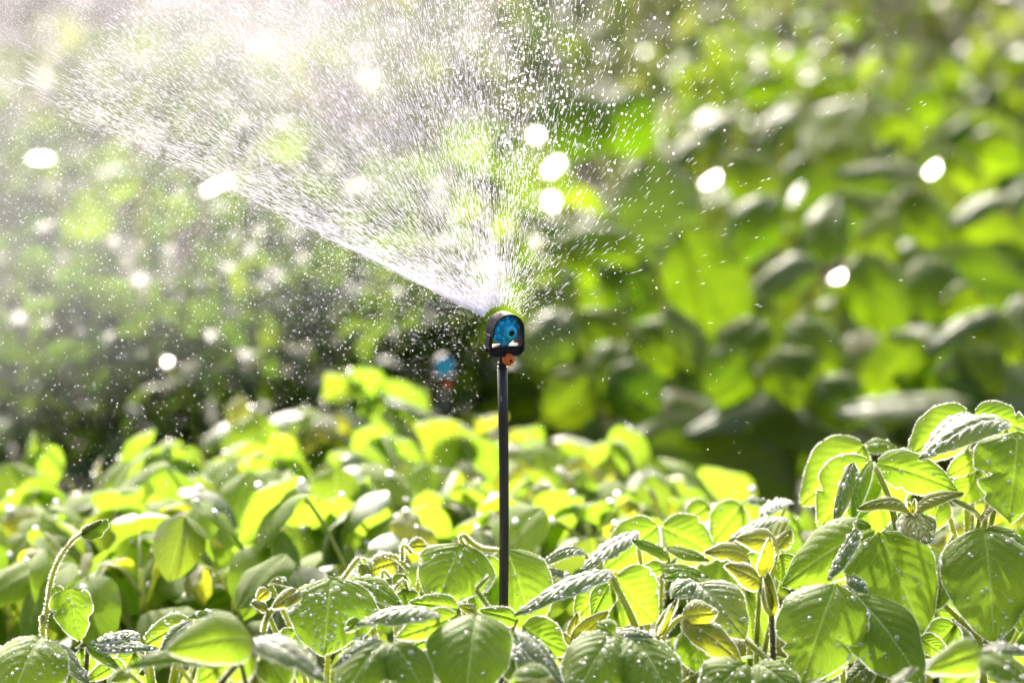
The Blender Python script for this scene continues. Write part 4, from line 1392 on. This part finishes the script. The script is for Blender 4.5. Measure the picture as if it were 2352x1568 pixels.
def lathe_z(profile, sides=24, centre=(0, 0)):
    V, F = lathe_y(profile, sides, 0, centre)
    return V[:, [0, 2, 1]] * np.array([1, 1, 1]), [f[:, ::-1] for f in F]


def box(x0, x1, y0, y1, z0, z1):
    return prism_y([(x0, z0), (x1, z0), (x1, z1), (x0, z1)], y0, y1)


def turn_y(V, a, c=(0, 0)):
    V = V.copy()
    x, z = V[:, 0] - c[0], V[:, 2] - c[1]
    V[:, 0] = c[0] + x * math.cos(a) - z * math.sin(a)
    V[:, 2] = c[1] + x * math.sin(a) + z * math.cos(a)
    return V


def join(parts):
    Vs, Fs, off = [], [], 0
    for V, F in parts:
        Vs.append(V)
        Fs += [f + off for f in F]
        off += len(V)
    return np.concatenate(Vs), Fs


def sprinkler(base, yaw, lean, foot, label, rot=0.0):
    """base: world point where the head meets its neck; foot: world ground point of the riser"""
    t = thing('micro_sprinkler', foot, label, 'sprinkler', 'micro sprinklers on risers')
    cy, sy, cl, sl = math.cos(yaw), math.sin(yaw), math.cos(lean), math.sin(lean)

    def W(V):
        V = np.asarray(V) * .001
        y = V[:, 1] * cl - V[:, 2] * sl
        z = V[:, 1] * sl + V[:, 2] * cl
        x = V[:, 0]
        return np.stack([x * cy - y * sy, x * sy + y * cy, z], -1) + (base - foot)

    def part(name, geo, mat, parent=t, bevel=0, smooth=False):
        V, F = geo
        me = mesh_np(name, W(V), F, [M[mat]], smooth=smooth)
        o = link(name, me, parent)
        if bevel:
            b = o.modifiers.new('bevel', 'BEVEL')
            b.width = bevel * .001
            b.segments = 2
            b.limit_method = 'ANGLE'
        elif smooth:
            me.set_sharp_from_angle(angle=R(40))
        return o

    # tray: a shallow trough with rounded lower corners and a raised rim
    def tray(x, zb, zt, c, n=5):
        pts = [(-x, zt)]
        for k in range(n + 1):
            a = math.pi + math.pi / 2 * k / n
            pts.append((-x + c + c * math.cos(a), zb + c + c * math.sin(a)))
        for k in range(n + 1):
            a = 1.5 * math.pi + math.pi / 2 * k / n
            pts.append((x - c + c * math.cos(a), zb + c + c * math.sin(a)))
        return pts + [(x, zt)]
    outer, inner = tray(15.6, 0, 7.2, 6.4), tray(14.4, 1.2, 7.2, 5.4)
    base_o = part('tray', join([strip_y(outer, inner, -5.2, 5.2), prism_y(inner[::-1], -3.4, 3.4), box(-15.0, 15.0, -5.0, 5.0, 7.2, 8.0)]), 'black', bevel=.25)
    part('tray_lug', join([box(-16.8, -15.6, -2, 2, 3.4, 6.6), prism_y([(-1.2, 1.4), (1.2, 1.4), (1.2, 7.0), (-1.2, 7.0)], -4.4, -3.4)]), 'black', base_o, .2)
    # arch: a band bent over the rotor, standing on a square post at the left
    zc = 20.0
    po, pi_ = [(-13.9, 15.0)], [(-12.5, 15.0)]
    for k in range(25):
        a = math.pi * (1 - k / 24)
        po.append((13.7 * math.cos(a), zc + 13.7 * math.sin(a)))
        pi_.append((12.3 * math.cos(a), zc + 12.3 * math.sin(a)))
    po += [(14.4, 12), (15.0, 8.0)]
    pi_ += [(12.8, 12), (12.6, 8.0)]
    arch = part('arch', strip_y(po, pi_, -6.2, 6.2), 'black', bevel=.3)
    for p in arch.data.polygons:
        p.use_smooth = True
    arch.data.set_sharp_from_angle(angle=R(35))
    part('post', prism_y([(-15.4, 8.0), (-12.0, 8.0), (-12.0, 15.0), (-13.2, 17.6), (-14.6, 16.4)], -3.4, 3.4), 'black', bevel=.35)
    # rotor: wheel with vane blocks, a knurled hub and a pin
    wheel = part('rotor', join([lathe_y([(4.2, 5.5), (4.2, 11.2), (2.2, 11.2), (2.0, 8.0), (-1.2, 8.0), (-1.2, 5.5)], 40, centre=(0, zc))]), 'blue_shaded', smooth=True)
    for k in range(8):
        a = rot + 2 * math.pi * k / 8
        g_ = join([box(7.2, 11.2, -1.6, 3.4, zc - 2.0, zc + 2.0), box(4.4, 11.0, -2.6, -1.6, zc - .45, zc + .45), box(10.2, 11.7, -2.2, 2.4, zc - 1.4, zc + 1.4)])
        part('vane', (turn_y(g_[0], a, (0, zc)), g_[1]), 'blue_shaded', wheel, bevel=.25)
    part('hub_collar', lathe_y([(-1.2, 6.4), (-2.6, 6.4), (-3.0, 5.6)], 8, centre=(0, zc)), 'blue', wheel)
    part('hub', lathe_y([(-2.4, 5.5), (-9.6, 4.7), (-10.6, 4.4), (-11.1, 3.9), (-11.2, 2.3), (-10.2, 2.2)], 72, .16, centre=(0, zc)), 'blue', wheel)
    part('pin', join([box(-2.6, 2.6, -2.2, 2.6, 7.9, 12.0), box(-3.2, 3.2, -1.4, 1.8, 10.8, 12.6)]), 'blue', bevel=.3)
    sc_ = part('screw', lathe_y([(-9.2, 2.25), (-10.75, 2.25), (-10.85, 1.5)], 18, centre=(0, zc)), 'black')
    cross = []
    for a in (0, .8, 1.6, 2.4):
        V, F = box(-1.9, 1.9, -11.1, -10.7, zc - .22, zc + .22)
        cross.append((turn_y(V, a, (0, zc)), F))
    part('screw_ribs', join(cross), 'black', sc_)
    # orange cone with a bore
    ox, oz = 2.4, -2.6
    knob = part('orange_nozzle', lathe_y([(-.5, 2.8), (-1.3, 4.1), (-3.2, 4.75), (-5.2, 4.75), (-8.0, 3.7), (-8.7, 2.9), (-8.8, 1.15), (-6.5, 1.1)], 30, centre=(ox, oz)), 'orange', smooth=True)
    part('nozzle_rib', join([box(ox - .55, ox + .55, -8.9, -5.0, oz + 1.7, oz + 3.9), box(ox - .5, ox + .5, -8.9, -5.0, oz - 4.1, oz - 1.9), box(ox - 1.5, ox + .2, -3.2, -2.0, oz + 4.3, oz + 5.3)]), 'orange', knob, .15)
    part('bore_plug', lathe_y([(-6.4, 1.12), (-8.5, 1.12)], 14, centre=(ox, oz)), 'bore_shade', knob)  # solid plug coloured dark, standing in for shade inside the nozzle opening
    # neck
    nk = part('neck', lathe_z([(-14.0, 3.1), (0.2, 3.1)]), 'black', smooth=True)
    part('flange', lathe_z([(-6.8, 3.2), (-6.8, 4.0), (-6.0, 4.0), (-6.0, 3.2)]), 'black', nk)
    part('flange', lathe_z([(-10.2, 3.2), (-10.2, 4.15), (-9.3, 4.15), (-9.3, 3.2)]), 'black', nk)
    # beads of water left on the tray
    r = np.random.default_rng(8)
    n = 46
    C = np.stack([np.concatenate([r.uniform(-14, 12, 26), r.uniform(7, 14, 20)]), r.uniform(-5, 4.5, n), 8.0 + np.concatenate([np.zeros(26), r.uniform(0, 3, 20) * r.random(20)])], -1)
    V, F = balls(C, .25 + .7 * r.random(n) ** 2, ball=BALL_S)
    o = link('water_beads', mesh_np('water_beads', W(V), [F], [M['drop']]), base_o, kind='stuff')
    # riser tube down into the soil
    top = W(np.array([[0, 0, -10.4]]))[0]
    foot_l = np.array([0, 0, -.06])
    pts = [top + (foot_l - top) * k / 8 + np.array([.0009 * math.sin(k * 1.3), 0, 0]) for k in range(9)]
    V, F, nf = tube(pts, [.0040, .0037] + [.0037] * 7, 20, sm=2)
    link('riser', mesh_np('riser', V, F, [M['tube']]), t)
    return t


HEAD = at(1156, 815, 2.96)
f_ = at(1157, 1500, 2.96)
sprinkler(HEAD, R(28), R(9), np.array([f_[0] + .002, HEAD[1] + .004, 0]), 'sharp black sprinkler head with blue rotor and orange nozzle on a tall black riser', .2)
H2 = at(1020, 878, 4.55)
sprinkler(H2, R(20), R(4), np.array([H2[0], H2[1], 0]), 'blurred second sprinkler with blue rotor and orange nozzle behind the bean row', .5)


# ------------------------------------------------------------------ the water
def spindles(A, Bp, wid):
    """thin spindle shaped drops drawn out from A to Bp"""
    n = len(A)
    d = Bp - A
    d /= np.linalg.norm(d, axis=1)[:, None] + 1e-12
    a = np.cross(d, np.array([.2, 1, .1]))
    a /= np.linalg.norm(a, axis=1)[:, None] + 1e-9
    b = np.cross(d, a)
    mid = A * .4 + Bp * .6
    P = [A]
    for k in range(4):
        an = 2 * math.pi * k / 4
        P.append(mid + (a * math.cos(an) + b * math.sin(an)) * wid[:, None])
    P.append(Bp)
    P = np.stack(P, 1)
    f = []
    for k in range(4):
        f += [(0, 1 + (k + 1) % 4, 1 + k), (5, 1 + k, 1 + (k + 1) % 4)]
    F = (np.array(f)[None] + (np.arange(n) * 6)[:, None, None]).reshape(-1, 3)
    return P.reshape(-1, 3), F


def specks(C, rad, r):
    """tiny tumbling drops, four faces each"""
    n = len(C)
    tv = np.array([(1, 1, 1), (1, -1, -1), (-1, 1, -1), (-1, -1, 1)]) / 1.1
    tf = np.array([(0, 1, 2), (0, 3, 1), (0, 2, 3), (1, 3, 2)])
    q = r.normal(0, 1, (n, 4))
    q /= np.linalg.norm(q, axis=1)[:, None]
    w, x, y, z = q.T
    Rm = np.stack([np.stack([1 - 2 * (y * y + z * z), 2 * (x * y - z * w), 2 * (x * z + y * w)], -1),
                   np.stack([2 * (x * y + z * w), 1 - 2 * (x * x + z * z), 2 * (y * z - x * w)], -1),
                   np.stack([2 * (x * z - y * w), 2 * (y * z + x * w), 1 - 2 * (x * x + y * y)], -1)], 1)
    P = C[:, None, :] + np.einsum('nij,kj->nki', Rm, tv) * rad[:, None, None]
    F = (tf[None] + (np.arange(n) * 4)[:, None, None]).reshape(-1, 3)
    return P.reshape(-1, 3), F


NOZ = at(1150, 748, 2.96)
wr = np.random.default_rng(77)


def flight(phi, rr, psi):
    """where water leaving at phi (from +x, in the plane facing the lens) and psi (out of that plane) is after rr metres"""
    d = np.stack([np.cos(phi) * np.cos(psi), np.sin(psi), np.sin(phi) * np.cos(psi)], -1)
    P = NOZ + d * rr[:, None]
    P[:, 2] -= .055 * (rr * np.cos(psi)) ** 2 * np.cos(phi) ** 2 + .02 * rr ** 2
    return P


EDGE = math.pi - R(27.5)


def fan_phi(n, r):
    """jet angles: crowded at the low left edge, thinning past the upright, a few to the right"""
    k = r.random(n)
    ph = np.where(k < .16, EDGE - np.abs(r.normal(0, R(6.0), n)),
         np.where(k < .78, EDGE - r.random(n) ** 1.1 * R(58),
         np.where(k < .94, R(92) + r.normal(0, R(11), n), R(88) - np.abs(r.normal(0, R(30), n)))))
    return np.minimum(ph, EDGE + np.abs(r.normal(0, .008, n)))


# jets: drawn out filaments near the head
n = 30000
ph = fan_phi(n, wr)
rr = .014 + .37 * wr.random(n) ** 1.2
psi = wr.normal(0, .13, n)
ln = wr.uniform(.002, .010, n) * (1.0 - .35 * np.clip(rr / .3, 0, 1))
V, F = spindles(flight(ph, rr, psi), flight(ph, rr + ln, psi), wr.uniform(.00006, .00022, n) * (.8 + rr))
o = link('water_jets', mesh_np('water_jets', V, [F], [M['spray']]))
tag(o, 'fan of thin white water jets leaving the sprinkler head', 'water jets', kind='stuff')

# long bright filaments along the lower edge of the fan
n = 900
ph = EDGE - np.abs(wr.normal(0, R(2.6), n))
rr = .018 + .40 * wr.random(n) ** 1.3
psi = wr.normal(0, .06, n)
ln = wr.uniform(.004, .022, n)
V, F = spindles(flight(ph, rr, psi), flight(ph, rr + ln, psi), wr.uniform(.00006, .00018, n))
o = link('edge_jet', mesh_np('edge_jet', V, [F], [M['spray']]))
tag(o, 'dense straight jet along the lower left edge of the water fan', 'water jet', kind='stuff')

# drops: the steep jets breaking up and falling back right of the head
n1, n2, n3 = 2600, 2200, 1000
phi1 = R(90) + wr.normal(R(3), R(9), n1)
P1 = flight(phi1, wr.uniform(.08, .36, n1), wr.normal(0, .25, n1))
phi2 = R(90) - np.abs(wr.normal(R(10), R(14), n2))
P2 = flight(phi2, wr.uniform(.04, .34, n2) ** 1.0, wr.normal(0, .35, n2))
phi3 = R(70) - np.abs(wr.normal(0, R(38), n3))
P3 = flight(phi3, .015 + np.abs(wr.normal(0, .055, n3)), wr.normal(0, .4, n3))
C = np.concatenate([P1, P2, P3])
C = C[~((np.hypot(C[:, 0] - NOZ[0], C[:, 2] - NOZ[2] + .008) < .022) & (C[:, 1] < 2.97))]
rad = (.00020 + .00095 * wr.random(len(C)) ** 3.0) * np.clip(np.linalg.norm(C - NOZ, axis=1) / .16, .45, 1.1)
V, F = balls(C, rad, ball=BALL_S)
o = link('flying_drops', mesh_np('flying_drops', V, [F], [M['spray']]))
tag(o, 'separate round drops falling back above and right of the sprinkler head', 'water drops', kind='stuff')

# drizzle: the drops that drift down below the fan on the left and round the riser
n = 11000
px = 1176 - 1250 * wr.random(n) ** .85 + wr.normal(0, 40, n)
low = 720 + (px - 1113) * .48
py = low + (60 + 330 * (1 - px / 1200).clip(0.1, 1)) * np.abs(wr.normal(0, .75, n)) - 10
py = np.minimum(py, 1150 + wr.normal(0, 60, n))
st = wr.random(n) < .35
px, py = np.where(st, wr.uniform(-20, 1100, n), px), np.where(st, wr.uniform(420, 1120, n), py)
st &= py < 720 + (px - 1113) * .48
py = np.where(st, py + 260, py)
dd = 2.96 + wr.normal(0, .14, n)
C = np.stack([at(a, b, c) for a, b, c in zip(px, py, dd)])
m2 = 500
C2 = np.stack([at(a, b, c) for a, b, c in zip(wr.uniform(150, 1700, m2), wr.uniform(760, 1330, m2), 2.96 + wr.normal(0, .12, m2))])
C = np.concatenate([C, C2])
C = C[~((np.hypot(C[:, 0] - NOZ[0], C[:, 2] - NOZ[2] + .008) < .03) & (C[:, 1] < 2.97))]
rad = .00010 + .00044 * wr.random(len(C)) ** 3.5
d = np.array([-.8, 0, -.15]) + wr.normal(0, .35, C.shape)
d /= np.linalg.norm(d, axis=1)[:, None]
V, F = spindles(C - d * rad[:, None] * 1.6, C + d * rad[:, None] * 1.6, rad)
o = link('drizzle', mesh_np('drizzle', V, [F], [M['spray']]))
tag(o, 'fine drizzle of drifting drops below the water fan', 'drizzle', kind='stuff')

# mist: the far part of the fan broken into specks
n = 800000
k = wr.random(n)
ph = np.where(k < .62, EDGE - wr.random(n) ** .66 * R(38), np.where(k < .9, EDGE - wr.random(n) ** .8 * R(60), R(95) + wr.normal(0, R(9), n)))
ph = ph + wr.normal(0, .045, n)
rr = .10 + .62 * wr.random(n) ** .60
psi = wr.normal(0, .17, n)
P = flight(ph, rr, psi)
P += wr.normal(0, .006, P.shape)
P = P[(P[:, 2] < .90) & (P[:, 0] > -.47)][:190000]
m_ = 34000
vx = 1060 - 1120 * wr.random(m_) ** .62 + wr.normal(0, 50, m_)
vy = 715 + (vx - 1113) * .48 + np.abs(wr.normal(0, 210, m_)) * (1.12 - vx / 1200)
vd = 2.96 + wr.normal(0, .22, m_)
Q = CAM + vd[:, None] * (FWD + RGT * ((vx - 1176) / FPX)[:, None] + UPV * ((784 - vy) / FPX)[:, None])
P = np.concatenate([P, Q[Q[:, 2] > .45]])
P = P[~((np.hypot(P[:, 0] - NOZ[0], P[:, 2] - NOZ[2] + .008) < .035) & (P[:, 1] < 2.97))]
# slight streaming clumps along the flight
V, F = specks(P, (.00008 + .00013 * wr.random(len(P)) ** 2.5), wr)
o = link('water_mist', mesh_np('water_mist', V, [F], [M['mist']], smooth=False))
tag(o, 'white mist of countless fine droplets filling the upper left of the fan', 'mist', kind='stuff')

# the fine haze of water hanging in the fan: a closed lens of air full of droplets, thinning out to its rim
def haze_lens(name, ph0, ph1, r0, r1, half, dens, label, nph=40, nr=30):
    a = np.linspace(0, 1, nph + 1)
    b = np.linspace(0, 1, nr + 1)
    A, Bq = np.meshgrid(a, b, indexing='ij')
    ph = ph0 + (ph1 - ph0) * A
    rr = r0 + (r1 - r0) * Bq
    w = half * np.sin(np.pi * A) ** 1.7 * np.sin(np.pi * np.clip(Bq, 0, 1) ** .75) ** 1.3
    tops = [flight(ph.ravel(), rr.ravel(), sg * w.ravel()) for sg in (-1, 1)]
    n = (nph + 1) * (nr + 1)
    idx = np.arange(n).reshape(nph + 1, nr + 1)
    q = np.stack([idx[:-1, :-1], idx[1:, :-1], idx[1:, 1:], idx[:-1, 1:]], -1).reshape(-1, 4)
    # weld the rims of the two sides
    rim = np.zeros((nph + 1, nr + 1), bool)
    rim[0], rim[-1], rim[:, 0], rim[:, -1] = True, True, True, True
    back = np.where(rim, idx, idx + n)
    q2 = np.stack([back[:-1, :-1], back[:-1, 1:], back[1:, 1:], back[1:, :-1]], -1).reshape(-1, 4)
    m, nn, l, out = new_mat(name)
    v = nn.new('ShaderNodeVolumePrincipled')
    v.inputs['Color'].default_value = (.88, .89, 1.0, 1)
    v.inputs['Density'].default_value = dens
    v.inputs['Anisotropy'].default_value = .55
    l.new(v.outputs[0], out.inputs['Volume'])
    me = mesh_np(name, np.concatenate(tops), [q, q2], [m])
    bm = bmesh.new()
    bm.from_mesh(me)
    bmesh.ops.delete(bm, geom=[v_ for v_ in bm.verts if not v_.link_faces], context='VERTS')
    bmesh.ops.recalc_face_normals(bm, faces=bm.faces[:])
    if bm.calc_volume(signed=True) < 0:
        bmesh.ops.reverse_faces(bm, faces=bm.faces[:])
    bm.to_mesh(me)
    bm.free()
    o = link(name, me)
    tag(o, label, 'haze', kind='stuff')


haze_lens('spray_haze', EDGE - R(75), EDGE + R(9), .03, 1.05, .30, .95, 'pale lavender haze of fine water over the upper left')
haze_lens('drift_haze', EDGE - R(12), EDGE + R(42), .05, .95, .22, .55, 'thin drifting haze of water below the fan on the left')
